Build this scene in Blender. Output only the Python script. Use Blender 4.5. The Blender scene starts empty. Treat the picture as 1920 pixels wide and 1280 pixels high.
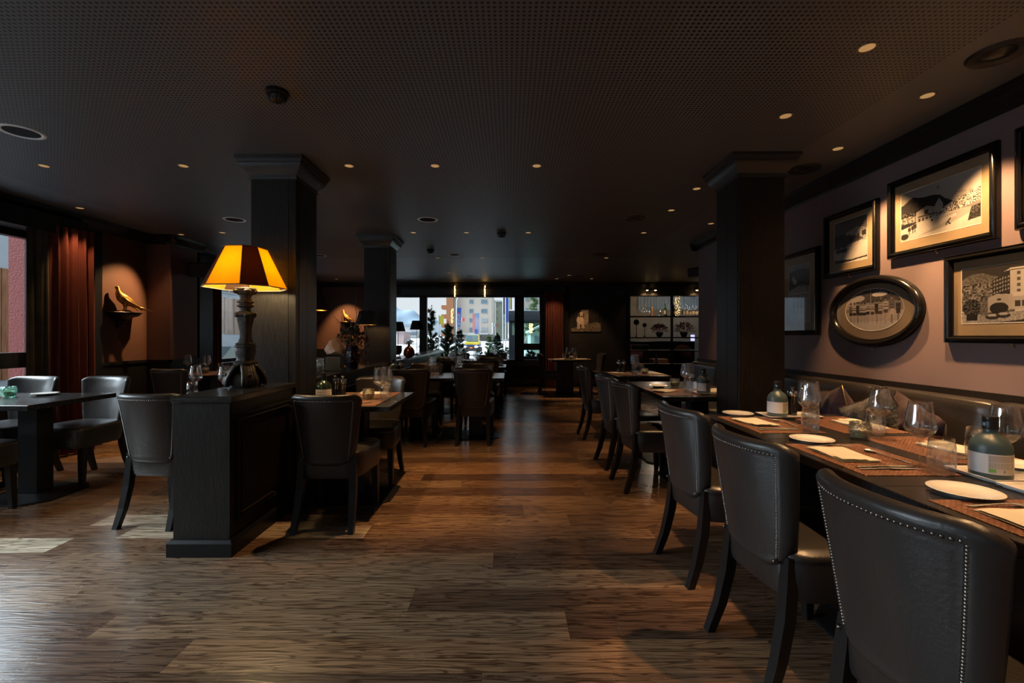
import bpy, bmesh, math, random
import numpy as np
from mathutils import Vector, Matrix, Euler
R = math.radians; PI = math.pi; sin = math.sin; cos = math.cos
S = bpy.context.scene; C = S.collection
random.seed(7)
# ------------------------------------------------------------------ camera
EYE = 1.24; F = 853.0; VX, VY = 955.0, 630.0
cd = bpy.data.cameras.new('camera'); cam = bpy.data.objects.new('camera', cd); C.objects.link(cam)
cam.location = (0, 0, EYE); cam.rotation_euler = (PI/2, 0, 0)
cd.lens = F/1920*36; cd.sensor_width = 36
cd.shift_x = (960-VX)/1920; cd.shift_y = -(640-VY)/1920
cd.clip_start = .05; cd.clip_end = 2000
S.camera = cam
# ------------------------------------------------------------------ world, exposure
S.view_settings.view_transform = 'Standard'; S.view_settings.look = 'None'
S.view_settings.gamma = 1; S.view_settings.use_curve_mapping = False
S.view_settings.exposure = 1.2
DAY = 1.0
w = bpy.data.worlds.new('world'); S.world = w; w.use_nodes = True
wn = w.node_tree.nodes; wl = w.node_tree.links
bg = wn['Background']; bg.inputs['Strength'].default_value = DAY*.82
tc = wn.new('ShaderNodeTexCoord'); sx = wn.new('ShaderNodeSeparateXYZ'); wl.new(tc.outputs['Generated'], sx.inputs[0])
nz = wn.new('ShaderNodeTexNoise'); nz.inputs['Scale'].default_value = 2.5; wl.new(tc.outputs['Generated'], nz.inputs['Vector'])
cr = wn.new('ShaderNodeValToRGB'); wl.new(nz.outputs['Fac'], cr.inputs[0])
cr.color_ramp.elements[0].position = .3; cr.color_ramp.elements[0].color = (.47,.49,.52,1)
cr.color_ramp.elements[1].position = .75; cr.color_ramp.elements[1].color = (.58,.59,.61,1)
wl.new(cr.outputs[0], bg.inputs['Color'])
try:
    S.cycles.use_denoising = True; S.cycles.denoiser = 'OPENIMAGEDENOISE'
    S.cycles.max_bounces = 9; S.cycles.diffuse_bounces = 4; S.cycles.glossy_bounces = 4
    S.cycles.transparent_max_bounces = 24; S.cycles.transmission_bounces = 8
    S.cycles.sample_clamp_indirect = 4.0; S.cycles.caustics_reflective = False; S.cycles.caustics_refractive = False
except Exception: pass
LIGHT_K = 1.0
sl = bpy.data.lights.new('added_soft_sun','SUN'); sl.energy = 13.0; sl.angle = R(70); sl.color = (.80,.90,1)  # broad soft sun added to brighten the room through the left windows
so = bpy.data.objects.new('added_soft_sun', sl); C.objects.link(so); so.rotation_euler = (-Vector((-1.0,.12,.80))).to_track_quat('-Z','Y').to_euler()
def portal(name, loc, rot, sx_, sy_):
    l = bpy.data.lights.new(name, 'AREA'); l.shape = 'RECTANGLE'; l.size = sx_; l.size_y = sy_
    try: l.cycles.is_portal = True
    except Exception: pass
    o = bpy.data.objects.new(name, l); C.objects.link(o); o.location = loc; o.rotation_euler = rot
portal('daylight_opening', (-4.95, .57, 1.45), (0, -PI/2, 0), 1.7, 8.1)
portal('daylight_opening', (-2.6, -5.2, 1.4), (PI/2, 0, 0), 1.9, 1.9)
portal('daylight_opening', (-4.95, 8.4, 1.55), (0, -PI/2, 0), 1.5, 2.3)
portal('daylight_opening', (-1.06, 11.33, 1.42), (-PI/2, 0, 0), 3.7, 1.7)
# ------------------------------------------------------------------ helpers
def link(o): C.objects.link(o); return o
def tag(o, label=None, cat=None, group=None, kind=None):
    if label: o['label'] = label
    if cat: o['category'] = cat
    if group: o['group'] = group
    if kind: o['kind'] = kind
    return o
def thing(name, label, cat, loc=(0,0,0), rz=0, group=None):
    o = bpy.data.objects.new(name, None); link(o); o.location = loc; o.rotation_euler = (0,0,rz)
    o.empty_display_size = .1
    return tag(o, label, cat, group)
class MB:
    def __init__(s): s.v = []; s.f = []
    def add(s, vs, fs):
        b = len(s.v); s.v += [tuple(p) for p in vs]; s.f += [tuple(b+i for i in f) for f in fs]; return s
    def box(s, x0, y0, z0, x1, y1, z1):
        if x0>x1: x0,x1=x1,x0
        if y0>y1: y0,y1=y1,y0
        if z0>z1: z0,z1=z1,z0
        return s.add([(x0,y0,z0),(x1,y0,z0),(x1,y1,z0),(x0,y1,z0),(x0,y0,z1),(x1,y0,z1),(x1,y1,z1),(x0,y1,z1)],
              [(0,3,2,1),(4,5,6,7),(0,1,5,4),(1,2,6,5),(2,3,7,6),(3,0,4,7)])
    def rbox(s, x0, y0, z0, x1, y1, z1, b=.004):
        # box with chamfered vertical and horizontal edges
        rings = []
        for (z, i) in ((z0, b), (z0+b, 0), (z1-b, 0), (z1, b)):
            k = b*.6
            a0,a1,c0,c1 = x0+i, x1-i, y0+i, y1-i
            rings.append([(a0+k,c0,z),(a1-k,c0,z),(a1,c0+k,z),(a1,c1-k,z),(a1-k,c1,z),(a0+k,c1,z),(a0,c1-k,z),(a0,c0+k,z)])
        return s.loft(rings)
    def loft(s, rings, cap=True, close=True):
        n = len(rings[0]); vs = [p for r in rings for p in r]; fs = []
        for i in range(len(rings)-1):
            for j in range(n if close else n-1):
                k = (j+1) % n
                fs.append((i*n+j, i*n+k, (i+1)*n+k, (i+1)*n+j))
        if cap:
            fs.append(tuple(range(n-1,-1,-1))); fs.append(tuple((len(rings)-1)*n+j for j in range(n)))
        return s.add(vs, fs)
    def lathe(s, prof, n=24, c=(0,0,0), sx=1, sy=1, closed=False, cap=True):
        rings = [[(c[0]+r*cos(2*PI*j/n)*sx, c[1]+r*sin(2*PI*j/n)*sy, c[2]+z) for j in range(n)] for (r,z) in prof]
        return s.loft(rings, cap=cap)
    def tube(s, pts, r, n=8, cap=True):
        pts = [Vector(p) for p in pts]
        if not hasattr(r, '__len__'): r = [r]*len(pts)
        rings = []; up = None
        for i, p in enumerate(pts):
            t = (pts[min(i+1,len(pts)-1)] - pts[max(i-1,0)])
            if t.length < 1e-9: t = Vector((0,0,1))
            t.normalize()
            if up is None:
                up = t.orthogonal().normalized()
            else:
                up = (up - t*up.dot(t))
                up = up.normalized() if up.length > 1e-6 else t.orthogonal().normalized()
            b = t.cross(up)
            rings.append([tuple(p + (up*cos(2*PI*j/n) + b*sin(2*PI*j/n))*r[i]) for j in range(n)])
        return s.loft(rings, cap=cap)
    def sqtube(s, pts, sizes):
        # square section posts: pts list of centres, sizes half widths; section stays horizontal
        rings = [[(p[0]-h,p[1]-h,p[2]),(p[0]+h,p[1]-h,p[2]),(p[0]+h,p[1]+h,p[2]),(p[0]-h,p[1]+h,p[2])] for p,h in zip(pts,sizes)]
        return s.loft(rings)
    def ball(s, c, r, n=8, m=6, sz=(1,1,1)):
        prof = []
        rings = []
        for i in range(1, m):
            a = -PI/2 + PI*i/m
            rings.append([(c[0]+r*sz[0]*cos(a)*cos(2*PI*j/n), c[1]+r*sz[1]*cos(a)*sin(2*PI*j/n), c[2]+r*sz[2]*sin(a)) for j in range(n)])
        b = len(s.v); s.loft(rings, cap=False)
        s.v += [(c[0],c[1],c[2]-r*sz[2]), (c[0],c[1],c[2]+r*sz[2])]
        lo = len(s.v)-2; hi = lo+1; L = (len(rings)-1)*n
        for j in range(n):
            k = (j+1)%n
            s.f.append((lo, b+k, b+j)); s.f.append((hi, b+L+j, b+L+k))
        return s
    def grid(s, fn, nu, nv, flip=False):
        vs = [fn(i/nu, j/nv) for j in range(nv+1) for i in range(nu+1)]
        fs = []
        for j in range(nv):
            for i in range(nu):
                a = j*(nu+1)+i; q = (a, a+1, a+nu+2, a+nu+1)
                fs.append(q[::-1] if flip else q)
        return s.add(vs, fs)
    def prism(s, pts2, z0, z1, plane='xy'):
        def P(a,b,c):
            return {'xy':(a,b,c),'xz':(a,c,b),'yz':(c,a,b)}[plane]
        return s.loft([[P(a,b,z0) for a,b in pts2],[P(a,b,z1) for a,b in pts2]])
    def rectloft(s, prof, x0, y0, x1, y1):
        # prof: closed list of (offset outward, z) swept round a rectangle in xy
        m = len(prof); vs = []; fs = []
        for (cx, cy, dx, dy) in ((x0,y0,-1,-1),(x1,y0,1,-1),(x1,y1,1,1),(x0,y1,-1,1)):
            vs += [(cx+dx*o, cy+dy*o, z) for o,z in prof]
        for k in range(4):
            for j in range(m):
                l = (j+1)%m; a=k*m; b=((k+1)%4)*m
                fs.append((a+j, b+j, b+l, a+l))
        return s.add(vs, fs)
    def xf(s, M, start=0):
        s.v[start:] = [tuple(M @ Vector(p)) for p in s.v[start:]]; return s
    def mesh(s, name):
        me = bpy.data.meshes.new(name); me.from_pydata(s.v, [], s.f); return me
    def build(s, name, mat=None, parent=None, smooth=None, fix=True, kind=None, loc=None):
        me = s.mesh(name)
        if fix:
            bm = bmesh.new(); bm.from_mesh(me); bmesh.ops.recalc_face_normals(bm, faces=bm.faces); bm.to_mesh(me); bm.free()
        if mat: me.materials.append(mat)
        if smooth is not None:
            me.polygons.foreach_set('use_smooth', [True]*len(me.polygons))
            if smooth < 179:
                try: me.set_sharp_from_angle(angle=R(smooth))
                except Exception: pass
        o = bpy.data.objects.new(name, me); link(o)
        if loc: o.location = loc
        if parent: o.parent = parent
        if kind: o['kind'] = kind
        return o
def copy_tree(o, parent=None, label=None, group=None):
    c = o.copy(); link(c)
    if parent is not None: c.parent = parent
    if label: c['label'] = label
    if group: c['group'] = group
    for ch in list(o.children): copy_tree(ch, c)
    return c
def place(o, x, y, z=0, rz=0, s=None):
    o.location = (x,y,z); o.rotation_euler = (0,0,rz)
    if s: o.scale = (s,s,s)
    return o
def at(px, py, z):
    d = F*(EYE-z)/(py-VY); return ((px-VX)*d/F, d)
# ------------------------------------------------------------------ materials
MATS = {}
def M(name, col, rough=.5, metal=0, bump=None, var=None, sheen=0, coat=0, spec=.5, emit=None, estr=0, stretch=(1,1,1), trans=0, ior=1.45, sss=0):
    """bump=(scale, strength); var=(scale, colour2, contrast low, high)"""
    m = bpy.data.materials.new(name); m.use_nodes = True; nt = m.node_tree; N = nt.nodes; L = nt.links
    b = N['Principled BSDF']; b.inputs['Base Color'].default_value = (*col,1); b.inputs['Roughness'].default_value = rough
    b.inputs['Metallic'].default_value = metal; b.inputs['Specular IOR Level'].default_value = spec
    b.inputs['Coat Weight'].default_value = coat; b.inputs['Sheen Weight'].default_value = sheen
    b.inputs['Transmission Weight'].default_value = trans; b.inputs['IOR'].default_value = ior
    if emit: b.inputs['Emission Color'].default_value = (*emit,1); b.inputs['Emission Strength'].default_value = estr
    if bump or var:
        t = N.new('ShaderNodeTexCoord'); mp = N.new('ShaderNodeMapping'); mp.inputs['Scale'].default_value = stretch
        L.new(t.outputs['Object'], mp.inputs['Vector'])
    if bump:
        n = N.new('ShaderNodeTexNoise'); n.inputs['Scale'].default_value = bump[0]; n.inputs['Detail'].default_value = 4
        L.new(mp.outputs[0], n.inputs['Vector'])
        bp = N.new('ShaderNodeBump'); bp.inputs['Strength'].default_value = bump[1]; bp.inputs['Distance'].default_value = .01
        L.new(n.outputs['Fac'], bp.inputs['Height']); L.new(bp.outputs[0], b.inputs['Normal'])
    if var:
        n2 = N.new('ShaderNodeTexNoise'); n2.inputs['Scale'].default_value = var[0]; n2.inputs['Detail'].default_value = 6
        L.new(mp.outputs[0], n2.inputs['Vector'])
        r = N.new('ShaderNodeValToRGB'); r.color_ramp.elements[0].position = var[2]; r.color_ramp.elements[1].position = var[3]
        r.color_ramp.elements[0].color = (*col,1); r.color_ramp.elements[1].color = (*var[1],1)
        L.new(n2.outputs['Fac'], r.inputs[0]); L.new(r.outputs[0], b.inputs['Base Color'])
    MATS[name] = m; return m
def glassmat(name, tint=(1,1,1), rough=.0, ior=1.5, refl=(1,1,1)):
    m = bpy.data.materials.new(name); m.use_nodes = True; N = m.node_tree.nodes; L = m.node_tree.links
    N.remove(N['Principled BSDF']); out = N['Material Output']
    t = N.new('ShaderNodeBsdfTransparent'); t.inputs[0].default_value = (*tint,1)
    g = N.new('ShaderNodeBsdfGlossy'); g.inputs['Roughness'].default_value = rough; g.inputs[0].default_value = (*refl,1)
    f = N.new('ShaderNodeFresnel'); ge = N.new('ShaderNodeNewGeometry'); mr = N.new('ShaderNodeMapRange')
    mr.inputs[3].default_value = ior; mr.inputs[4].default_value = 1/ior; L.new(ge.outputs['Backfacing'], mr.inputs[0]); L.new(mr.outputs[0], f.inputs[0])
    mx = N.new('ShaderNodeMixShader'); L.new(f.outputs[0], mx.inputs[0]); L.new(t.outputs[0], mx.inputs[1]); L.new(g.outputs[0], mx.inputs[2])
    L.new(mx.outputs[0], out.inputs[0]); MATS[name] = m; return m
leather = M('leather', (.017,.015,.0145), .33, bump=(90,.12), var=(6,(.026,.023,.0225),.3,.75), spec=.6)
leather_rear = M('leather_rear', (.024,.021,.020), .36, bump=(90,.1), var=(5,(.034,.030,.029),.3,.8), spec=.6)
black_oak = M('black_oak', (.0095,.0072,.0055), .45, bump=(40,.22), var=(22,(.021,.0155,.0115),.42,.68), stretch=(6,6,.5), spec=.28)
table_oak = M('table_oak', (.012,.011,.011), .22, bump=(40,.06), var=(24,(.03,.027,.026),.45,.7), stretch=(.6,6,6), spec=.6)
leg_wood = M('leg_wood', (.011,.010,.010), .35, bump=(50,.1), stretch=(5,5,.5), spec=.3)
black_paint = M('black_paint', (.011,.011,.012), .36, bump=(30,.04), spec=.3)
panel_black = M('panel_black', (.017,.017,.019), .5, bump=(25,.05), var=(3,(.022,.021,.022),.4,.7))
steel_black = M('steel_black', (.012,.012,.013), .38, metal=.3, bump=(30,.03))
plaster = M('plaster_mauve', (.165,.118,.120), .62, bump=(16,.06), var=(1.3,(.195,.140,.140),.35,.75))
plaster_dark = M('plaster_rust', (.13,.065,.048), .6, bump=(16,.06), var=(1.3,(.15,.075,.055),.35,.75))
plaster_grey = M('plaster_grey', (.14,.13,.12), .7, bump=(40,.3), var=(5,(.2,.19,.175),.3,.7))
velvet = M('velvet_red', (.10,.014,.008), .8, sheen=.08, bump=(60,.1), var=(10,(.15,.024,.012),.35,.7), stretch=(1,1,.15))
velvet_olive = M('velvet_olive', (.06,.05,.028), .8, sheen=.08, bump=(60,.1), var=(6,(.03,.024,.015),.4,.7))
velvet_plum = M('velvet_plum', (.018,.005,.009), .75, sheen=.08, bump=(25,.5), var=(9,(.038,.008,.016),.4,.7))
fur = M('fur_grey', (.022,.020,.018), .8, sheen=.08, bump=(60,.8), var=(14,(.065,.058,.05),.4,.7))
porcelain = M('porcelain', (.60,.585,.56), .12, coat=.5)
linen = M('linen', (.56,.53,.46), .75, bump=(350,.15), sheen=.08)
steel = M('steel', (.55,.53,.50), .25, metal=.6, bump=(8,.02))
chrome = M('chrome', (.75,.73,.7), .12, metal=1)
nail_m = M('nail_metal', (.17,.155,.14), .3, metal=1)
brass = M('brass', (.55,.36,.12), .3, metal=1, bump=(60,.3))
gold = M('gold_leaf', (.72,.43,.10), .38, metal=.85, bump=(45,.7), var=(30,(.20,.11,.03),.45,.65))
lamp_stone = M('carved_wood', (.018,.013,.010), .5, bump=(30,.5), var=(9,(.05,.036,.024),.35,.7))
bulb = M('bulb', (1,.8,.5), .5, emit=(1,.62,.25), estr=6)
spot_face = M('spot_face', (.30,.2,.1), .4, emit=(1,.55,.2), estr=.16)
spot_trim = M('spot_trim', (.16,.13,.11), .4, metal=.2)
ring_white = M('ring_white', (.85,.85,.87), .4)
glass = glassmat('clear_glass', (.97,.98,.98), 0, 1.62)
def add_refraction(m, f=.45):
    N = m.node_tree.nodes; L = m.node_tree.links; out = N['Material Output']; src = out.inputs[0].links[0].from_socket
    g = N.new('ShaderNodeBsdfGlass'); g.inputs['IOR'].default_value = 1.45; g.inputs['Roughness'].default_value = 0
    x = N.new('ShaderNodeMixShader'); x.inputs[0].default_value = f; L.new(src, x.inputs[1]); L.new(g.outputs[0], x.inputs[2]); L.new(x.outputs[0], out.inputs[0])
add_refraction(glass, .16)
pane = glassmat('window_pane', (.90,.93,.93), 0, 1.4)
pic_glass = glassmat('picture_pane', (.97,.97,.97), 0, 1.5)
shop_glass = glassmat('shop_glass', (.35,.55,.5), 0, 1.6)
ceramic_teal = M('bottle_teal', (.035,.06,.068), .38, var=(3,(.045,.075,.08),.4,.7))
bottle_green = M('bottle_green', (.02,.035,.02), .12, coat=.3)
paper = M('label_paper', (.62,.60,.60), .7)
paper_grey = M('label_grey', (.45,.41,.38), .7)
ink = M('ink', (.08,.08,.08), .6)
green_ink = M('green_ink', (.09,.35,.03), .5)
wax = M('wax', (.85,.68,.40), .5)
mill_black = M('mill_black', (.012,.011,.011), .2, coat=.4)
frame_black = M('frame_black', (.006,.0055,.0055), .2, coat=.15, spec=.35)
matboard = M('matboard', (.36,.26,.15), .7, bump=(300,.05))
matboard_dark = M('matboard_dark', (.23,.175,.125), .7, bump=(300,.05))
bevel_white = M('bevel_white', (.8,.76,.68), .6)
quartz = M('quartz', (.42,.28,.21), .25, var=(7,(.55,.47,.42),.4,.65), bump=(9,.4), trans=.25)
dark_vase = M('dark_vase', (.015,.012,.018), .15, coat=.5, bump=(14,.5))
twig = M('twig', (.22,.15,.10), .7, bump=(60,.6))
pine_green = M('pine_green', (.035,.06,.028), .6, var=(20,(.10,.13,.06),.4,.7))
fern_red = M('dry_leaf_rust', (.16,.04,.025), .6, var=(30,(.28,.10,.05),.4,.7))
plum_leaf = M('plum_leaf', (.10,.02,.04), .6, var=(30,(.25,.08,.10),.4,.7))
copper = M('copper', (.10,.035,.02), .22, metal=.7, bump=(6,.1))
shade_black = M('shade_black', (.012,.012,.012), .55, bump=(200,.1))
speaker_m = M('speaker_black', (.013,.013,.014), .45, bump=(120,.1))
grey_pot = M('grey_pot', (.07,.075,.075), .6)
snow = M('snow', (.30,.31,.32), .7, bump=(2,.3), var=(.5,(.33,.35,.38),.5,.75))
def fabric_shade(name, dif, tr, mixf):
    m = bpy.data.materials.new(name); m.use_nodes = True; N = m.node_tree.nodes; L = m.node_tree.links
    N.remove(N['Principled BSDF']); out = N['Material Output']
    d = N.new('ShaderNodeBsdfDiffuse'); d.inputs[0].default_value = (*dif,1)
    t = N.new('ShaderNodeBsdfTranslucent'); t.inputs[0].default_value = (*tr,1)
    mx = N.new('ShaderNodeMixShader'); mx.inputs[0].default_value = mixf
    n = N.new('ShaderNodeTexNoise'); n.inputs['Scale'].default_value = 260; n.inputs['Detail'].default_value = 1
    bp = N.new('ShaderNodeBump'); bp.inputs['Strength'].default_value = .2; L.new(n.outputs['Fac'], bp.inputs['Height']); L.new(bp.outputs[0], d.inputs['Normal'])
    L.new(d.outputs[0], mx.inputs[1]); L.new(t.outputs[0], mx.inputs[2]); L.new(mx.outputs[0], out.inputs[0]); return m
shade_yellow = fabric_shade('shade_silk_yellow', (.80,.50,.07), (1.0,.62,.035), .75)
shade_brown = fabric_shade('shade_silk_brown', (.10,.05,.03), (.10,.035,.008), .5)
# floor boards: smoked oak, each board its own shade from the object's random number
def make_board_mat():
    m = bpy.data.materials.new('smoked_oak_boards'); m.use_nodes = True; N = m.node_tree.nodes; L = m.node_tree.links
    b = N['Principled BSDF']; t = N.new('ShaderNodeTexCoord'); oi = N.new('ShaderNodeObjectInfo')
    mul = N.new('ShaderNodeVectorMath'); mul.operation = 'SCALE'; mul.inputs[0].default_value = (37,91,13)
    gi = N.new('ShaderNodeNewGeometry'); sc_ = N.new('ShaderNodeSeparateColor'); L.new(oi.outputs['Color'], sc_.inputs[0])
    tm = N.new('ShaderNodeMix'); tm.data_type = 'FLOAT'; L.new(sc_.outputs[1], tm.inputs[0]); L.new(gi.outputs['Random Per Island'], tm.inputs[2]); L.new(sc_.outputs[0], tm.inputs[3])
    ra = N.new('ShaderNodeMath'); ra.operation = 'ADD'; L.new(oi.outputs['Random'], ra.inputs[0]); L.new(gi.outputs['Random Per Island'], ra.inputs[1])
    L.new(ra.outputs[0], mul.inputs['Scale'])
    ad = N.new('ShaderNodeVectorMath'); ad.operation = 'ADD'; L.new(t.outputs['Object'], ad.inputs[0]); L.new(mul.outputs[0], ad.inputs[1])
    mp = N.new('ShaderNodeMapping'); mp.inputs['Scale'].default_value = (.7,7,7); L.new(ad.outputs[0], mp.inputs[0])
    n1 = N.new('ShaderNodeTexNoise'); n1.inputs['Scale'].default_value = 2.2; n1.inputs['Detail'].default_value = 3; L.new(mp.outputs[0], n1.inputs['Vector'])
    # growth-ring lines: sine of the smooth field
    s1 = N.new('ShaderNodeMath'); s1.operation = 'MULTIPLY'; s1.inputs[1].default_value = 60; L.new(n1.outputs['Fac'], s1.inputs[0])
    s2 = N.new('ShaderNodeMath'); s2.operation = 'SINE'; L.new(s1.outputs[0], s2.inputs[0])
    s3 = N.new('ShaderNodeMapRange'); s3.inputs[1].default_value = .35; s3.inputs[2].default_value = 1; L.new(s2.outputs[0], s3.inputs[0])
    mp2 = N.new('ShaderNodeMapping'); mp2.inputs['Scale'].default_value = (2.2,85,85); L.new(ad.outputs[0], mp2.inputs[0])
    n2 = N.new('ShaderNodeTexNoise'); n2.inputs['Scale'].default_value = 1.5; n2.inputs['Detail'].default_value = 6; L.new(mp2.outputs[0], n2.inputs['Vector'])
    n2b = N.new('ShaderNodeMapRange'); n2b.inputs[1].default_value = .42; n2b.inputs[2].default_value = .68; L.new(n2.outputs['Fac'], n2b.inputs[0])
    n3 = N.new('ShaderNodeTexNoise'); n3.inputs['Scale'].default_value = 1.7; n3.inputs['Detail'].default_value = 5; L.new(t.outputs['Object'], n3.inputs['Vector'])
    # knots and cracks
    mp3 = N.new('ShaderNodeMapping'); mp3.inputs['Scale'].default_value = (9,40,30); L.new(ad.outputs[0], mp3.inputs[0])
    n4 = N.new('ShaderNodeTexNoise'); n4.inputs['Scale'].default_value = 1.; n4.inputs['Detail'].default_value = 2; L.new(mp3.outputs[0], n4.inputs['Vector'])
    kn = N.new('ShaderNodeMapRange'); kn.inputs[1].default_value = .72; kn.inputs[2].default_value = .78; L.new(n4.outputs['Fac'], kn.inputs[0])
    base = N.new('ShaderNodeValToRGB'); L.new(tm.outputs[0], base.inputs[0]); e = base.color_ramp.elements
    e[0].color = (.10,.060,.042,1); e[1].color = (.60,.55,.43,1); e[1].position = 1
    for p, c in ((.3,(.150,.090,.058,1)),(.5,(.20,.125,.078,1)),(.7,(.27,.185,.118,1)),(.86,(.34,.20,.11,1))):
        q = base.color_ramp.elements.new(p); q.color = c
    def mixc(a, bcol, fac_out, fac_scale, mode='MULTIPLY'):
        x = N.new('ShaderNodeMix'); x.data_type = 'RGBA'; x.blend_type = mode
        f = N.new('ShaderNodeMath'); f.operation = 'MULTIPLY'; f.inputs[1].default_value = fac_scale; L.new(fac_out, f.inputs[0])
        L.new(f.outputs[0], x.inputs[0]); L.new(a, x.inputs[6]); x.inputs[7].default_value = bcol; return x.outputs[2]
    c = mixc(base.outputs[0], (.28,.22,.19,1), s3.outputs[0], .85)
    c = mixc(c, (.25,.21,.19,1), n2b.outputs[0], .85)
    c = mixc(c, (1.7,1.5,1.3,1), n3.outputs['Fac'], .55)
    c = mixc(c, (.10,.08,.07,1), kn.outputs[0], .9)
    L.new(c, b.inputs['Base Color'])
    rr = N.new('ShaderNodeMapRange'); rr.inputs[3].default_value = .20; rr.inputs[4].default_value = .36; L.new(n3.outputs['Fac'], rr.inputs[0]); L.new(rr.outputs[0], b.inputs['Roughness'])
    b.inputs['Specular IOR Level'].default_value = .6; b.inputs['Coat Weight'].default_value = .4; b.inputs['Coat Roughness'].default_value = .22
    bp = N.new('ShaderNodeBump'); bp.inputs['Strength'].default_value = .22; bp.inputs['Distance'].default_value = .001
    h = N.new('ShaderNodeMath'); h.operation = 'ADD'; L.new(n2.outputs['Fac'], h.inputs[0]); L.new(s2.outputs[0], h.inputs[1])
    L.new(h.outputs[0], bp.inputs['Height']); L.new(bp.outputs[0], b.inputs['Normal']); return m
board_m = make_board_mat()
def make_ceiling_mat():
    m = bpy.data.materials.new('perforated_ceiling'); m.use_nodes = True; N = m.node_tree.nodes; L = m.node_tree.links
    b = N['Principled BSDF']; t = N.new('ShaderNodeTexCoord'); sp = N.new('ShaderNodeSeparateXYZ'); L.new(t.outputs['Object'], sp.inputs[0])
    def math_(op, a, bb=None):
        n = N.new('ShaderNodeMath'); n.operation = op
        for i, q in enumerate((a, bb)):
            if q is None: continue
            if isinstance(q, (int,float)): n.inputs[i].default_value = q
            else: L.new(q, n.inputs[i])
        return n.outputs[0]
    P = .0236
    fx = math_('SUBTRACT', math_('FRACT', math_('DIVIDE', sp.outputs[0], P)), .5)
    fy = math_('SUBTRACT', math_('FRACT', math_('DIVIDE', sp.outputs[1], P)), .5)
    d = math_('SQRT', math_('ADD', math_('MULTIPLY', fx, fx), math_('MULTIPLY', fy, fy)))
    hole = math_('LESS_THAN', d, .27)
    reg = math_('MULTIPLY', math_('LESS_THAN', sp.outputs[0], 2.05), math_('GREATER_THAN', sp.outputs[0], -4.1))
    reg = math_('MULTIPLY', reg, math_('LESS_THAN', sp.outputs[1], 7.6))
    seam = math_('LESS_THAN', math_('ABSOLUTE', math_('SUBTRACT', sp.outputs[1], 6.2)), .006)
    fac = math_('MAXIMUM', math_('MULTIPLY', hole, reg), math_('MULTIPLY', seam, .6))
    mx = N.new('ShaderNodeMix'); mx.data_type = 'RGBA'; L.new(fac, mx.inputs[0])
    mx.inputs[6].default_value = (.122,.130,.142,1); mx.inputs[7].default_value = (.003,.003,.003,1)
    L.new(mx.outputs[2], b.inputs['Base Color']); b.inputs['Roughness'].default_value = .5
    bp = N.new('ShaderNodeBump'); bp.inputs['Strength'].default_value = .5; bp.inputs['Distance'].default_value = -.003; L.new(fac, bp.inputs['Height']); L.new(bp.outputs[0], b.inputs['Normal'])
    return m
ceil_m = make_ceiling_mat()
def make_weave():
    m = bpy.data.materials.new('woven_placemat'); m.use_nodes = True; N = m.node_tree.nodes; L = m.node_tree.links
    b = N['Principled BSDF']; t = N.new('ShaderNodeTexCoord')
    br = N.new('ShaderNodeTexBrick'); br.inputs['Scale'].default_value = 1; br.inputs['Brick Width'].default_value = .017; br.inputs['Row Height'].default_value = .0085
    br.inputs['Mortar Size'].default_value = .0019; br.inputs['Mortar Smooth'].default_value = .4; br.inputs['Bias'].default_value = -.1
    br.inputs['Color1'].default_value = (.33,.155,.085,1); br.inputs['Color2'].default_value = (.13,.05,.03,1); br.inputs['Mortar'].default_value = (.04,.012,.008,1)
    ns = N.new('ShaderNodeTexNoise'); ns.inputs['Scale'].default_value = 40; ns.inputs['Detail'].default_value = 2
    ad = N.new('ShaderNodeVectorMath'); ad.operation = 'MULTIPLY_ADD'; ad.inputs[1].default_value = (.012,.012,0)
    L.new(t.outputs['Object'], ns.inputs['Vector']); L.new(ns.outputs['Color'], ad.inputs[0]); L.new(t.outputs['Object'], ad.inputs[2])
    L.new(ad.outputs[0], br.inputs['Vector']); L.new(br.outputs['Color'], b.inputs['Base Color']); b.inputs['Roughness'].default_value = .45
    bp = N.new('ShaderNodeBump'); bp.inputs['Strength'].default_value = .8; bp.inputs['Distance'].default_value = -.002; L.new(br.outputs['Fac'], bp.inputs['Height']); L.new(bp.outputs[0], b.inputs['Normal'])
    return m
weave = make_weave()
# ================================================================== SETTING
H = 2.545
def struct(name, mb, mat, smooth=None):
    o = mb.build(name, mat, smooth=smooth); o['kind'] = 'structure'; return o
XL, XR, YB, YF = -4.72, 2.65, 11.1, -5.0
fl = struct('floor', MB().box(-5.0,YF,-.10,6.6,14.6,-.014), M('subfloor', (.02,.014,.01), .8))
# boards, each one its own object up to the count limit, the farther ones joined
rng = random.Random(11)
W = .186; y = -.184; cnt = 0; far = MB(); row = 0
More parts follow.
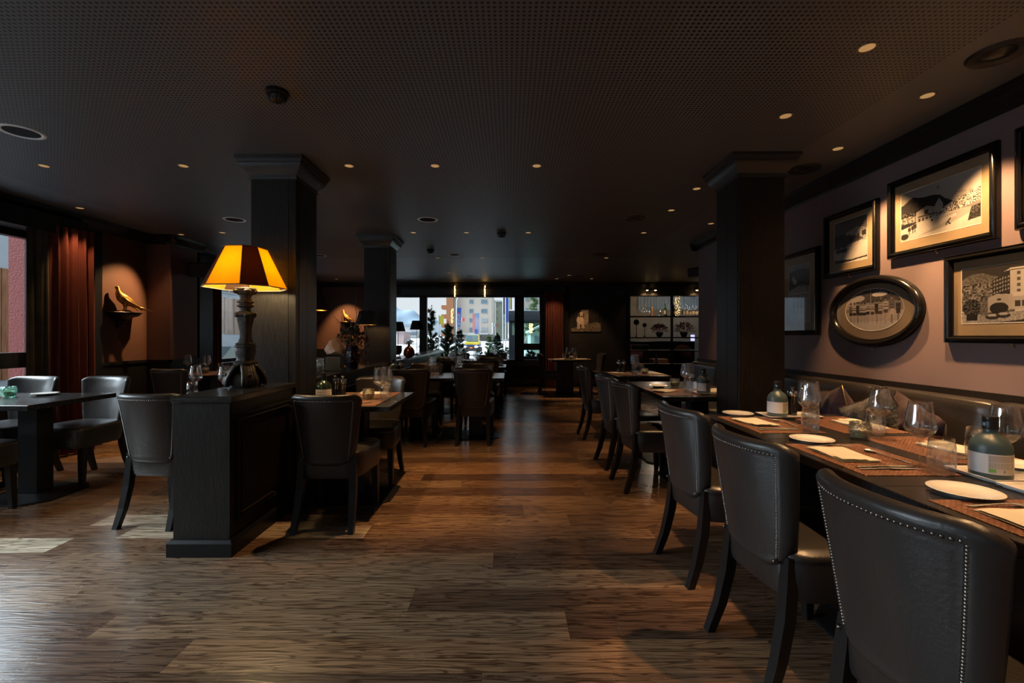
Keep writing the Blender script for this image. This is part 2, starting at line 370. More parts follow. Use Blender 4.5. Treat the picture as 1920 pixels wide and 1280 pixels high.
# board rows whose joints and tones can be read in the photograph: row -> (joints, tones left to right)
ROWS = {9:((-2.2,-.1,1.7),(.35,.3,.55,.2)), 10:((-3.2,-1.29,1.05),(.3,.32,.84,.4)), 11:((-1.74,.25,2.0),(.34,.74,.12,.4)), 12:((-2.9,-.46,1.6),(.6,.72,.30,.2)),
        13:((-1.12,.95),(.66,.70,.3)), 14:((-2.5,-.09,1.5),(.55,.62,.22,.35)), 15:((-2.67,-.72,1.2),(1.0,.42,.3,.5)), 16:((-3.3,-2.42,-.9,.9),(.45,.5,.96,.5,.25)),
        17:((-2.75,-1.2,.4),(.5,.93,.6,.4)), 18:((-3.6,-2.1,0.1,1.7),(.4,.62,.3,.55,.3)), 19:((-3.0,-1.0,1.1),(.55,.86,.6,.3)), 21:((-3.9,-2.6,-.4),(.9,.4,.65,.5))}
while y < YB+.02:
    xmax = 2.6 if y < 6.2 else 5.7
    if row in ROWS: js, tones = ROWS[row]; cuts = [-4.9]+list(js)+[xmax]
    else:
        cuts = [-4.9]; x = -4.9 + rng.uniform(-1.6, 0)
        while True:
            x += rng.choice((1.6,1.9,2.1,2.3)) + rng.uniform(-.12,.12)
            if x > xmax-.1: break
            if x > -4.7: cuts.append(x)
        cuts.append(xmax); tones = [rng.choice((.1,.25,.35,.45,.5,.6,.68,.75,.84)) for _ in cuts]
    for x0, x1, tn in zip(cuts, cuts[1:], tones):
        dz = rng.uniform(-.0002,.0002)
        if y < 8.2 and cnt < 292:
            b = MB().box(x0+.0005, y+.0006, -.0145, x1-.0005, y+W-.0006, dz)
            pk_ = b.build('plank', board_m, fl, fix=False); pk_.color = (tn,1,0,1); cnt += 1
        else:
            far.box(x0+.0005, y+.0006, -.0145, x1-.0005, y+W-.0006, dz)
    y += W; row += 1
far.build('far_planks', board_m, fl, kind='stuff').color = (0,0,0,1)
struct('ceiling', MB().box(-5.1,YF-.2,H,6.6,14.7,H+.12), ceil_m)
far2 = MB(); yy = -.2-W*26
while yy < -.21:
    xx = -4.9 - rng.uniform(0,1)
    while xx < 2.6: far2.box(max(xx,-4.9)+.001,yy+.001,-.0145,min(xx+1.9,2.64)-.001,yy+W-.001,0); xx += 1.9
    yy += W
far2.build('rear_planks', board_m, fl, kind='stuff').color = (0,0,0,1)
rw = MB().box(-5.1,YF-.2,0,6.6,YF,.45); rw.box(-5.1,YF-.2,2.35,6.6,YF,H); rw.box(-5.1,YF-.2,.45,-3.5,YF,2.35); rw.box(-1.65,YF-.2,.45,6.6,YF,2.35)
struct('wall_rear', rw, panel_black)
rwb = MB()
for x_ in (-3.5,-2.6,-1.75): rwb.box(x_,YF-.14,.45,x_+.1,YF-.06,2.35)
added_rear_window = rwb.build('added_rear_window', black_paint); added_rear_window['kind'] = 'structure'  # unseen rear window, added to bring more daylight onto the foreground
MB().box(-3.5,YF-.11,.45,-1.66,YF-.105,2.35).build('window_pane', pane, added_rear_window)
struct('ground_rear', MB().box(-60,-70,-1.0,60,YF-.3,-.8), M('wet_paving', (.30,.31,.33), .6, bump=(3,.2)))
# right wall
wr = MB().box(XR,YF,-.02,XR+.2,6.37,H); wr.box(XR+.2,6.17,-.02,6.6,6.37,H)
struct('wall_right', wr, plaster)
struct('trim_1', MB().box(XR-.022,YF,.885,XR,6.37,.93).box(XR-.012,YF,.80,XR,6.37,.885).box(XR,6.37,.885,XR+.2,6.39,.93), black_oak)
crown = [(0,H-.112),(.010,H-.112),(.014,H-.100),(.022,H-.094),(.030,H-.080),(.048,H-.058),(.064,H-.040),(.070,H-.030),(.080,H-.028),(.083,H-.016),(.092,H-.014),(.095,H-.001),(0,H-.001)]
def run_y(prof, x, s, y0, y1):
    return MB().loft([[(x+s*o, yy, z) for o,z in prof] for yy in (y0,y1)])
def run_x(prof, y, s, x0, x1):
    return MB().loft([[(xx, y+s*o, z) for o,z in prof] for xx in (x0,x1)])
struct('trim_2', run_y(crown, XR, -1, YF, 6.465), black_paint)
struct('trim_3', run_x(crown, 6.37, 1, XR-.095, 5.5), black_paint)
# outer right side of the far zone
struct('wall_east', MB().box(5.6,6.37,0,5.8,YB,H), panel_black)
# left wall with window_1 and window_2
ml = MB(); X0, X1 = XL-.22, XL
W1 = (-3.5, 4.64, .60, 2.28); W2 = (7.25, 9.55, .80, 2.30)
ml.box(X0,YF,0,X1,W1[0],H); ml.box(X0,W1[0],0,X1,W1[1],W1[2]); ml.box(X0,W1[0],W1[3],X1,W1[1],H)
ml.box(X0,W1[1],0,X1,5.22,H)
ml.box(X0,6.43,0,X1,W2[0],H); ml.box(X0,W2[0],0,X1,W2[1],W2[2]); ml.box(X0,W2[0],W2[3],X1,W2[1],H); ml.box(X0,W2[1],0,X1,YB+.2,H)
struct('wall_left', ml, panel_black)
mm = MB(); mm.box(X0,5.22,.0,X1,5.92,H); mm.box(X0,5.92,0,-4.41,6.43,H)
struct('wall_pier', mm, plaster_dark)
struct('trim_4', MB().box(X1,4.95,0,X1+.05,5.22,H-.1), black_paint)
struct('trim_5', MB().box(X1,5.22,0,X1+.018,5.92,.90).box(X1,5.22,.90,X1+.03,5.92,.935).box(X1,5.902,0,-4.392,5.92,.90).box(X1,5.89,.90,-4.38,5.92,.935).box(-4.41,5.92,0,-4.392,6.43,.90).box(-4.41,5.89,.90,-4.38,6.43,.935), black_paint)
struct('trim_6', MB().box(-4.72,6.70,0,-4.56,7.0,H-.1), black_paint)
cr2 = run_y(crown, X1+.05, 1, YF, 5.9)
struct('trim_7', cr2, black_paint)
struct('trim_8', run_x(crown, 5.92, -1, X1, -4.315), black_paint)
struct('trim_9', run_y(crown, -4.41, 1, 5.825, 6.53), black_paint)
struct('trim_10', run_y(crown, X1+.03, 1, 6.53, YB), black_paint)
# valance over the left window
struct('trim_11', MB().box(X1,YF,2.28,X1+.14,4.95,2.46), black_paint)
# back wall with the big window and the shelf opening
mb_ = MB(); Y0,Y1 = YB, YB+.22
WX0, WX1, WZ0, WZ1 = -2.95, .80, .62, 2.22
OX0, OX1, OZ0, OZ1 = 2.93, 5.30, .55, 2.24
mb_.box(WX0,Y0,0,WX1,Y1,WZ0); mb_.box(WX0,Y0,WZ1,WX1,Y1,H); mb_.box(WX1,Y0,0,OX0,Y1,H)
mb_.box(OX0,Y0,0,OX1,Y1,OZ0); mb_.box(OX0,Y0,OZ1,OX1,Y1,H); mb_.box(OX1,Y0,0,6.6,Y1,H)
struct('wall_back', mb_, panel_black)
struct('wall_niche', MB().box(XL-.22,Y0,.0,WX0,Y1,H), plaster_dark)
struct('trim_12', run_x(crown, YB, -1, XL, 5.6), black_paint)
struct('trim_13', MB().box(XL,YB-.02,0,WX0,YB,.93).box(WX0-.02,YB-.06,2.24,WX1+.1,YB,2.40).box(WX0-.05,YB-.10,.50,WX1+.02,YB,.535).box(1.34,YB-.06,0,1.44,YB,H-.1), black_paint)
struct('baseboard_back', MB().box(XL,YB-.03,0,5.6,YB,.09), black_paint)
struct('baseboard_left', MB().box(XL,YF,0,XL+.02,4.95,.09).box(XL,7.0,0,XL+.02,YB,.09), black_paint)
# windows
def window(name, bars, panes, extra=None):
    o = bars.build(name, black_paint); o['kind'] = 'structure'
    for p in panes: p.build('window_pane', pane, o)
    return o
wy0,wy1,wz0,wz1 = W1; fx0, fx1 = XL-.16, XL-.08
b = MB(); t = .06
for (a,c) in ((wy0,wy0+t),(wy1-t,wy1),(2.3,2.4),(-.1,0),(-2.0,-1.9)): b.box(fx0,a,wz0,fx1,c,wz1)
for (a,c) in ((wz0,wz0+.05),(wz1-.07,wz1),(.93,1.08)): b.box(fx0,wy0,a,fx1,wy1,c)
w1 = window('window_1', b, [MB().box(XL-.125,wy0,wz0,XL-.118,wy1,wz1)])
wy0,wy1,wz0,wz1 = W2; b = MB()
for (a,c) in ((wy0,wy0+t),(wy1-t,wy1),(8.35,8.45)): b.box(fx0,a,wz0,fx1,c,wz1)
for (a,c) in ((wz0,wz0+.06),(wz1-.07,wz1)): b.box(fx0,wy0,a,fx1,wy1,c)
w2 = window('window_2', b, [MB().box(XL-.125,wy0,wz0,XL-.118,wy1,wz1)])
hd = MB().rbox(fx1,7.27,1.33,fx1+.012,7.30,1.45,.003).rbox(fx1+.012,7.275,1.38,fx1+.04,7.295,1.40,.003).rbox(fx1+.03,7.275,1.28,fx1+.045,7.297,1.40,.004)
hd.build('window_handle', chrome, w2)
b = MB(); ya, yb_ = YB+.04, YB+.14
for (a,c) in ((WX0,WX0+.06),(-2.20,-2.02),(.13,.325),(WX1-.06,WX1)): b.box(a,ya,WZ0,c,yb_,WZ1)
for (a,c) in ((WZ0,WZ0+.04),(WZ1-.03,WZ1)): b.box(WX0,ya,a,WX1,yb_,c)
b.box(.325,ya,.90,WX1,yb_,1.06); b.box(.325,ya+.005,.62,.36,yb_+.005,2.22)
w3 = window('window_3', b, [MB().box(WX0,YB+.10,WZ0,WX1,YB+.107,WZ1)])
MB().rbox(.27,ya-.02,1.40,.29,ya,1.50,.003).rbox(.272,ya-.05,1.33,.288,ya-.035,1.47,.004).rbox(.274,ya-.04,1.44,.286,ya-.01,1.456,.002).build('window_handle', chrome, w3)
# roller-blind box across the top of the back window
rb = MB().rbox(-2.62,YB-.075,2.245,.36,YB-.062,2.385,.004).build('blind_box', M('blind_grey', (.035,.038,.042), .6))
rb['kind'] = 'structure'; rb.name = 'trim_14'
# columns
def column(name, x0, x1, y0, y1, seam_x):
    body = MB().rbox(x0,y0,0,x1,y1,H-.10,.003)
    o = struct(name, body, black_oak)
    cap = MB(); e = H-.001
    cap.rectloft([(0,H-.16),(.012,H-.158),(.014,H-.146),(.004,H-.142),(.006,H-.128),(.020,H-.112),(.044,H-.086),(.056,H-.062),(.058,H-.05),(.066,H-.048),(.070,H-.026),(.078,H-.022),(.080,e),(0,e)],x0,y0,x1,y1)
    cap.build('capital', M('capital_paint', (.026,.023,.021), .36, bump=(40,.08)) if 'capital_paint' not in MATS else MATS['capital_paint'], o, smooth=25)
    s = MB(); d = .0025
    s.box(seam_x, y0-d, 0, seam_x+.16, y0, H-.16); s.box(x1, y0+.05, 0, x1+d, (y0+y1)/2-.002, H-.16); s.box(x1, (y0+y1)/2+.002, 0, x1+d, y1-.02, H-.16)
    s.box(x0-d, y0+.02, 0, x0, (y0+y1)/2-.002, H-.16); s.box(x0-d, (y0+y1)/2+.002, 0, x0, y1-.02, H-.16)
    s.build('facing_panel', black_oak, o)
    bb = MB(); bb.rectloft([(0,0),(.018,0),(.018,.085),(.010,.10),(0,.10)],x0,y0,x1,y1); bb.build('plinth', black_paint, o)
    return o
column('column_left', -1.895, -1.565, 3.335, 3.695, -1.78)
column('column_middle', -1.885, -1.555, 5.90, 6.27, -1.77)
column('column_right', 1.66, 1.992, 3.29, 3.645, 1.75)
# panelled dividers between the columns
def divider(y0, y1, x0=-1.905, x1=-1.575, label='', first=False):
    o = thing('room_divider', label, 'divider', (0,0,0)); h = .90
    MB().box(x0+.006,y0+.006,.05,x1-.006,y1,h-.03).build('core', black_oak, o)
    MB().rbox(x0-.004,y0-.006,h-.036,x1+.012,y1,h,.004).build('cap_board', table_oak, o)
    base = MB(); base.box(x0-.018,y0-.018,0,x1+.018,y1,.075); 
    base.loft([[(x0-.018,y0-.018,.075),(x1+.018,y0-.018,.075),(x1+.018,y1,.075),(x0-.018,y1,.075)],[(x0-.006,y0-.006,.092),(x1+.006,y0-.006,.092),(x1+.006,y1,.092),(x0-.006,y1,.092)]])
    base.build('baseboard', black_paint, o)
    L = y1-y0; n = max(1, round(L/1.1)); st = (L-.10)/n
    for s, xf_ in ((1, x1-.006), (-1, x0+.006)):
        for i in range(n):
            a, c = y0+.07+st*i, y0+.07+st*(i+1)-.06
            m = MB(); m.rectloft([(0,0),(.0,.010),(-.008,.016),(-.014,.012),(-.022,.010),(-.026,0)], a, .17, c, .76)
            m.v = [(xf_+s*z, yy, zz) for yy,zz,z in m.v]
            m.build('panel_moulding', black_oak, o)
            MB().box(xf_, a+.05, .22, xf_+s*.004, c-.05, .71).build('panel', black_oak, o)
    MB().box(x1-.006,y0+.02,.775,x1+.008,y1,.785).build('cap_rail', black_oak, o)
    if first:
        g = MB()
        for k in range(3): g.box(x1-.004, y0+.10, .185+k*.011, x1+.012, y0+.46, .190+k*.011)
        g.build('vent_grille', M('grille', (.09,.06,.035), .3, metal=.7), o)
    return o
divider(2.565, 3.335, label='black oak room divider end standing free in front of the left column', first=True)
divider(3.695, 5.90, label='low black panelled divider between the left and middle columns')
divider(6.27, 11.0, label='long low black divider running from the middle column to the far window')
# ================================================================== CHAIRS
def dining_chair_proto():
    r = thing('dining_chair', 'x', 'chair')
    zt, zb, T = .872, .405, .062
    def sheet(side, n=34):
        def fn(a, b):
            u = math.copysign(1-(1-abs(2*a-1))**1.6, 2*a-1)  # denser near the edges
            vv = .5+.5*math.copysign(1-(1-abs(2*b-1))**1.6, 2*b-1)
            hw = .172 + (.229-.172)*vv**.9
            # rounded corners
            rr = .055 if vv > .5 else .095
            yv = u*hw
            dxe = hw-abs(yv)
            z = zb + (zt-zb)*vv
            if dxe < rr:
                k = rr - math.sqrt(max(0, rr*rr-(rr-dxe)**2))
                if vv > .5: z -= k*((vv-.5)*2)**3
                else: z += k*((.5-vv)*2)**3
            dist = min(hw-abs(yv), (1-vv)*(zt-zb), vv*(zt-zb))
            rad = T/2
            pr = math.sqrt(max(0, 1-(1-min(1, dist/rad))**2))
            lean = -.205 - .085*vv**1.15
            x = lean + .086*(abs(u)**2.4)*(.35+.65*vv)
            t = T/2*pr
            if side < 0:
                t *= 1.0; t -= .0055*math.exp(-((dist-.040)/.0065)**2); t -= .004*min(1,max(0,(dist-.04)/.02))
                return (x - t, yv, z)
            belly = .012*min(1, dist/.10)
            return (x + t + belly*.6, yv, z)
        return fn, n
    fr, n = sheet(-1); fo, _ = sheet(1)
    rear = MB().grid(fr, n, n); rear.build('backrest_rear', leather_rear, r, smooth=180)
    front = MB().grid(fo, n, n); front.build('backrest', leather, r, smooth=180)
    # nail heads
    path = []
    def P(hwf, vv):
        # find point on the rear sheet at about 38 mm from the border
        hw = .172 + (.229-.172)*vv**.9
        return (hw, vv)
    pts = []
    k = 46
    for i in range(k):                      # up one side
        z = zb+.055 + (zt-.048-zb-.055)*i/(k-1); vv = (z-zb)/(zt-zb); hw = .172+.057*vv**.9
        pts.append((-(hw-.036), z, vv))
    hw = .229-.036
    m = 30
    top = [( -hw + .012 + (2*hw-.024)*i/(m-1), zt-.040) for i in range(m)]
    allp = [(y_, z_) for y_, z_, _ in pts] + top + [(-y_, z_) for y_, z_, _ in reversed(pts)]
    nb = MB()
    for i, (yy, z) in enumerate(allp):
        vv = (z-zb)/(zt-zb); hwv = .172+.057*vv**.9; u = yy/hwv
        x = -.205-.085*vv**1.15 + .086*(abs(u)**2.4)*(.35+.65*vv) - (T/2-.0055)
        s = .0060
        rings = [[(x-.0005-h, yy+s*q*cos(2*PI*j/6), z+s*q*sin(2*PI*j/6)) for j in range(6)] for h,q in ((0,1),(.0036,.74))]
        nb.loft(rings, cap=False); b0 = len(nb.v); nb.v.append((x-.0054,yy,z))
        for j in range(6): nb.f.append((b0-6+j, b0-6+(j+1)%6, b0))
    for sg in (-1,1):
        vv=.09; nb.ball((-.205-.085*vv**1.15-.018, sg*(.176-.028), zb+.045), .0075, 8, 6)
    nb.build('nail_trim', nail_m, r, smooth=180, kind='stuff')
    # seat
    def outline(g, n=44):
        pts = []
        for i in range(n):
            a = 2*PI*i/n; c, s_ = cos(a), sin(a)
            e = 2/5.5
            x = math.copysign(abs(c)**e, c); yv = math.copysign(abs(s_)**e, s_)
            X = .022 + (x*.232); hw = .205 + .040*(X+.2)/.44
            if x > 0: X += .018*(1-yv*yv)*x
            pts.append((.022+(X-.022)*g, yv*hw*g))
        return pts
    rings = []
    for g, z in ((.90,.318),(.965,.322),(.985,.34),(1.0,.40),(1.0,.448),(.992,.456),(.994,.460),(1.0,.466),(.99,.478),(.955,.487),(.8,.495),(.5,.500),(.15,.502)):
        rings.append([(x,y_,z) for x,y_ in outline(g)])
    MB().loft(rings).build('seat', leather, r, smooth=50)
    for sx_, s_ in ((1,-1),(1,1)):
        MB().sqtube([(.185,s_*.195,.33),(.19,s_*.198,.2),(.197,s_*.202,0)],[.023,.021,.0155]).build('leg', leg_wood, r)
    for s_ in (-1,1):
        MB().sqtube([(-.182,s_*.165,.47),(-.188,s_*.167,.38),(-.20,s_*.170,.26),(-.232,s_*.175,.12),(-.275,s_*.182,0)],[.018,.021,.022,.020,.017]).build('leg', leg_wood, r)
    return r
chair0 = dining_chair_proto(); chair_used = [False]
def chair(x, y, face, label, group=None):
    """face: direction the sitter looks in degrees; x,y seat centre"""
    if not chair_used[0]:
        o = chair0; chair_used[0] = True; o['label'] = label
        if group: o['group'] = group
    else: o = copy_tree(chair0, None, label, group)
    return place(o, x, y, 0, R(face))
G1 = 'chairs on the aisle side of the right-hand tables'
chair(1.14, 1.115, 6, 'black leather studded chair cut by the bottom edge, nearest of all the chairs', G1)
chair(1.14, 1.775, 7, 'black leather studded chair, second from the camera on the right of the aisle', G1)
chair(1.14, 2.455, 7, 'black leather studded chair tucked in before the right column, third along the aisle', G1)
cD = chair(1.175, 3.80, 6, 'black leather chair with a round mark pressed in its seat, just beyond the column', G1)
chair(1.155, 4.42, 5, 'black leather studded chair at the table beyond the column, farther one of the pair', G1)
chair(1.15, 5.62, 3, 'black leather studded chair at the small table with two pepper mills', G1)
em = MB()
pts = [(.03+.055*cos(a)*.75, .09*sin(a), .5035) for a in [2*PI*i/22 for i in range(20)]]
em.tube(pts, .0028, 5); em.tube([(-.02,-.03,.504),(.03,.0,.505),(.085,.03,.504)], .003, 5); em.tube([(-.01,-.05,.504),(.03,.03,.505),(.03,.10,.504)], .003, 5)
em.build('seat_emblem', M('emblem', (.008,.008,.008), .3), cD, smooth=180)
G2 = 'chairs beside the divider, left of the aisle'
chair(-1.175, 3.13, 90, 'black leather chair seen from behind, right of the divider end', G2)
chair(-1.175, 3.94, -90, 'dark chair facing the camera at the table beside the divider end', G2)
chair(-1.12, 5.36, 90, 'studded chair seen from behind in the second row, next to the divider', G2)
chair(-.415, 5.40, 90, 'studded chair seen from behind standing alone against the aisle, second row', G2)
chair(-.43, 6.10, -90, 'chair across the second row table on the aisle side, facing the camera', G2)
chair(-1.14, 6.10, -90, 'chair across the second row table on the divider side, facing the camera', G2)
chair(-1.04, 7.08, 90, 'third row chair seen from behind on the divider side', G2)
chair(-.38, 7.10, 90, 'third row chair seen from behind on the aisle side', G2)
chair(-.33, 7.88, -90, 'chair facing the camera across the third row table, aisle side', G2)
chair(-1.08, 7.88, -90, 'chair facing the camera across the third row table, divider side', G2)
chair(-.42, 9.08, 90, 'farthest row chair seen from behind, aisle side', G2)
chair(-1.10, 9.86, -90, 'farthest chair by the big window, divider side, facing the camera', G2)
chair(-.28, 9.90, -90, 'farthest chair by the big window, aisle side, facing the camera', G2)
G3 = 'chairs in the left bay by the windows'
chair(-3.70, 3.95, -94, 'black leather chair facing the camera, right of the pair by the red curtain', G3)
chair(-4.33, 3.93, -90, 'black leather chair by the left window behind the table, beside its curtain', G3)
chair(-3.78, 3.08, 90, 'chair at the far left edge with only its seat corner and leg in view', G3)
chair(-2.33, 3.19, 86, 'studded chair seen from behind, left of the divider end', G3)
chair(-3.86, 5.40, 84, 'studded chair seen from behind below the gilded bird shelf', G3)
chair(.90, 9.80, 0, 'black chair seen side-on in front of the right red curtain', 'chairs at the far corner table')
chair(1.76, 9.78, 184, 'dark chair on the right side of the far corner table', 'chairs at the far corner table')
# ================================================================== TABLES
def table(x0, y0, x1, y1, label, group=None, solid=False, along='y'):
    cx, cy = (x0+x1)/2, (y0+y1)/2
    o = thing('dining_table', label, 'table', (cx,cy,0), 0, group); hx, hy = (x1-x0)/2-.001, (y1-y0)/2-.001
    MB().rbox(-hx,-hy,.713,hx,hy,.75,.0025).build('table_top', table_oak, o)
    if solid:
        MB().rbox(-hx+.14,-.17,.03,hx-.35,.17,.713,.004).build('pedestal', panel_black, o)
        MB().rbox(-hx+.10,-.22,0,hx-.31,.22,.03,.004).build('base_plate', steel_black, o)
        return o
    MB().rbox(-.19,-.15,.695,.19,.15,.713,.003).build('mounting_plate', steel_black, o)
    MB().rbox(-.075,-.065,.025,.075,.065,.695,.004).build('pedestal', steel_black, o)
    a, c, k = min(.30,hx*.86), min(.27,hy*.84), .11
    def oc(s, z): return [(x*s,y_*s,z) for x,y_ in ((-a+k,-c),(a-k,-c),(a,-c+k),(a,c-k),(a-k,c),(-a+k,c),(-a,c-k),(-a,-c+k))]
    MB().loft([oc(1,0),oc(1,.008),oc(.96,.012),[(p[0]*.33,p[1]*.33,.026) for p in oc(1,0)]]).build('base_plate', steel_black, o)
    return o
TG = 'dark oak tables in the row along the pink wall'
table(1.21,.802,2.04,1.487, 'nearest dark oak table below the hotel picture, running out of frame at right', TG)
table(1.21,1.487,2.04,2.172, 'second dark oak table from the camera, carrying the candle glass and tall bottle tray', TG)
table(1.21,2.172,2.04,2.86, 'third dark oak table, its far edge reaching the right column', TG)
table(1.245,3.66,2.03,4.29, 'dark oak table directly behind the right column, nearer half of the joined pair', TG)
table(1.255,4.29,2.03,4.92, 'dark oak table behind the right column, farther half of the joined pair', TG)
table(1.30,5.60,2.00,6.45, 'small dark table with two pepper mills near the end of the pink wall', TG)
TL = 'dark oak tables in rows along the divider'
table(-1.55,3.17,-.835,3.98, 'dark oak table beside the divider end, nearest on the left of the aisle', TL)
table(-1.53,5.29,-.79,6.08, 'second row dark table against the divider', TL)
table(-.79,5.29,-.06,6.08, 'second row dark table on the aisle side, reflecting the window', TL)
table(-1.53,7.16,-.79,7.90, 'third row dark table against the divider', TL)
table(-.79,7.16,-.05,7.90, 'third row dark table on the aisle side', TL)
table(-1.50,9.10,-.79,9.80, 'farthest row dark table against the divider by the window', TL)
table(-.79,9.10,-.05,9.80, 'farthest row dark table on the aisle side by the window', TL)
TB = 'dark oak tables in the left bay'
table(-4.64,3.21,-4.04,3.94, 'dark table with the green candle glass, cut by the left edge', TB)
table(-4.04,3.21,-3.40,3.94, 'dark oak table on a black pedestal in the left foreground', TB)
table(-2.74,3.34,-1.96,4.10, 'dark table hidden behind the divider end, its glasses showing above', TB)
table(-4.34,5.66,-3.62,6.36, 'dark table set in front of the left pier below the loudspeaker', TB)
table(.87,9.35,1.70,10.15, 'far corner table with a solid black foot beside the right red curtain', 'far corner tables', solid=True)
# ================================================================== BANQUETTE
def banquette(y0, y1, seams, label):
    o = thing('leather_banquette', label, 'banquette', (0,0,0))
    MB().box(2.10,y0,.0,2.62,y1,.06).build('toe_kick', steel_black, o)
    MB().rbox(2.06,y0,.06,2.62,y1,.34,.006).build('seat_box', M('banquette_side', (.05,.05,.052), .5, bump=(60,.1)) if 'banquette_side' not in MATS else MATS['banquette_side'], o)
    edges = [y0]+seams+[y1]
    for a, c in zip(edges, edges[1:]):
        L = c-a
        def back(s_, t_, a=a, L=L):
            e = math.sqrt(max(0,1-(abs(2*t_-1))**10)); 
            prof = [(2.50,.42),(2.49,.45),(2.475,.52),(2.49,.65),(2.50,.78),(2.505,.86),(2.52,.888),(2.55,.897),(2.60,.897),(2.615,.88),(2.62,.42)]
            k = s_*(len(prof)-1); i = min(int(k), len(prof)-2); f = k-i
            x = prof[i][0]*(1-f)+prof[i+1][0]*f; z = prof[i][1]*(1-f)+prof[i+1][1]*f
            x = 2.60-(2.60-x)*(.70+.3*e) if x < 2.6 else x
            z = z - .008*(1-e)
            return (x, a+.002+(L-.004)*t_, z)
        MB().grid(back, 30, 24).build('back_cushion', leather, o, smooth=180)
        rings = []
        for g,z in ((.97,.34),(1,.36),(1,.445),(.985,.462),(.94,.475),(.6,.485)):
            cx_, cy_ = 2.28, (a+c)/2; hx, hy = .235*g, (L/2-.003)*(1-(1-g)*.4)
            rings.append([(cx_-hx,cy_-hy,z),(cx_+hx,cy_-hy,z),(cx_+hx,cy_+hy,z),(cx_-hx,cy_+hy,z)])
        MB().loft(rings).build('seat_cushion', leather, o, smooth=60)
    return o
banquette(.05, 6.30, [.87,1.63,2.40,3.17,3.93,4.70,5.50], 'long dark leather banquette with stitched back panels along the pink wall')
# cushions leaning on it
def cushion(x, y, z, s, rot, mat, label, pipe=None):
    o = thing('throw_cushion', label, 'cushion', (x,y,z)); o.rotation_euler = rot
    def f(sg):
        def fn(a,b):
            u,v = 2*a-1, 2*b-1
            px = u*(1-.10*(1-abs(v))**1)*s*1.0; py = v*(1-.10*(1-abs(u)))*s
            t = .085*(max(0,(1-abs(u)**2.6)*(1-abs(v)**2.6)))**.55*(s/.2)
            t *= 1+.12*sin(9*u+3*v)*sin(5*v)
            return (px,py,sg*t)
        return fn
    MB().grid(f(1),20,20).grid(f(-1),20,20,True).build('cover', mat, o, smooth=180)
    if pipe:
        p = []
        for (u0,v0,u1,v1) in ((-1,-1,1,-1),(1,-1,1,1),(1,1,-1,1),(-1,1,-1,-1)):
            for i in range(10):
                u = u0+(u1-u0)*i/10; v = v0+(v1-v0)*i/10
                p.append((u*(1-.10*(1-abs(v)))*s, v*(1-.10*(1-abs(u)))*s, 0))
        p.append(p[0]); MB().tube(p, .004, 5, cap=False).build('piping', pipe, o, smooth=180)
    return o
cushion(2.37,3.28,.665,.20,(R(80),R(12),R(75)), velvet_plum, 'plum velvet cushion with gold piping leaning on the banquette', brass)
cushion(2.36,2.90,.66,.20,(R(78),R(28),R(100)), fur, 'shaggy grey cushion resting on the banquette right of the plum one', velvet_plum)
cushion(2.43,2.72,.66,.19,(R(82),R(-20),R(85)), velvet_plum, 'dark plum cushion half hidden behind the shaggy grey one')
# ================================================================== CURTAINS
def curtain(name, p0, p1, z0, z1, folds, amp, mat, label, seed=0, cat='curtain', group=None):
    r_ = random.Random(seed); ph = [r_.uniform(0,6) for _ in range(4)]
    p0 = Vector(p0); p1 = Vector(p1); d = (p1-p0); n = Vector((-d.y,d.x)).normalized()
    def f(off):
        def fn(a,b):
            q = p0 + d*a
            wv = sin(2*PI*folds*a+ph[0]+.5*sin(3*b+ph[1])) + .45*sin(2*PI*folds*2.3*a+ph[2]+b) + .2*sin(2*PI*folds*4.1*a+ph[3])
            q = q + n*(wv*amp*(.75+.25*(1-b))+off)
            return (q.x,q.y,z0+(z1-z0)*b)
        return fn
    nu = int(folds*16)
    mb = MB().grid(f(.004),nu,10).grid(f(-.004),nu,10,True)
    o = mb.build(name, mat, smooth=180); return tag(o, label, cat, group)
curtain('velvet_curtain', (-4.60,4.56), (-4.52,4.97), .02, 2.36, 5, .032, velvet, 'rust red velvet curtain drawn aside at the left window', 3)
curtain('curtain_lining', (-4.64,4.36), (-4.60,4.56), .02, 2.36, 1.5, .02, velvet_olive, 'olive grey edge of the curtain next to the left window pane', 5)
curtain('velvet_curtain', (-4.62,7.02), (-4.58,7.22), .02, 2.40, 3, .02, velvet, 'narrow rust red curtain behind the tall lamp, at the second left window', 6)
curtain('velvet_curtain', (-4.58,9.2), (-4.50,9.75), .02, 2.40, 6, .03, velvet, 'red curtain in the far left corner seen between the columns', 8)
curtain('velvet_curtain', (.86,10.93), (1.31,10.95), .02, 2.30, 8, .032, velvet, 'dark red velvet curtain right of the big far window', 9)
# ================================================================== TABLEWARE
TZ = .7502
MESH = {}
def inst(key, fn, name, label, cat, x, y, z, rz=0, group=None, s=None):
    """first call builds the prototype thing (Empty with parts, or one mesh); later calls copy it"""
    if key not in MESH:
        o = fn(); MESH[key] = o; o.name = name; o['label'] = label; o['category'] = cat
        if group: o['group'] = group
    else:
        o = copy_tree(MESH[key], None, label, group)
        if not group and 'group' in o: del o['group']
    return place(o, x, y, z, rz, s)
def wine_proto():
    out = [(.0005,0),(.037,0),(.038,.0015),(.030,.003),(.012,.0055),(.0048,.011),(.0036,.03),(.0034,.08),(.0045,.100),(.010,.108),(.026,.119),(.042,.134),(.0485,.147),(.0482,.155),(.0445,.18),(.040,.205),(.0355,.235),(.0342,.247)]
    inn = [(.0335,.247),(.0347,.235),(.0392,.205),(.0437,.18),(.0473,.155),(.0475,.148),(.041,.136),(.025,.1215),(.010,.112),(.0005,.110)]
    return MB().lathe(out+inn, 32, cap=True).build('wine_glass', glass, smooth=180)
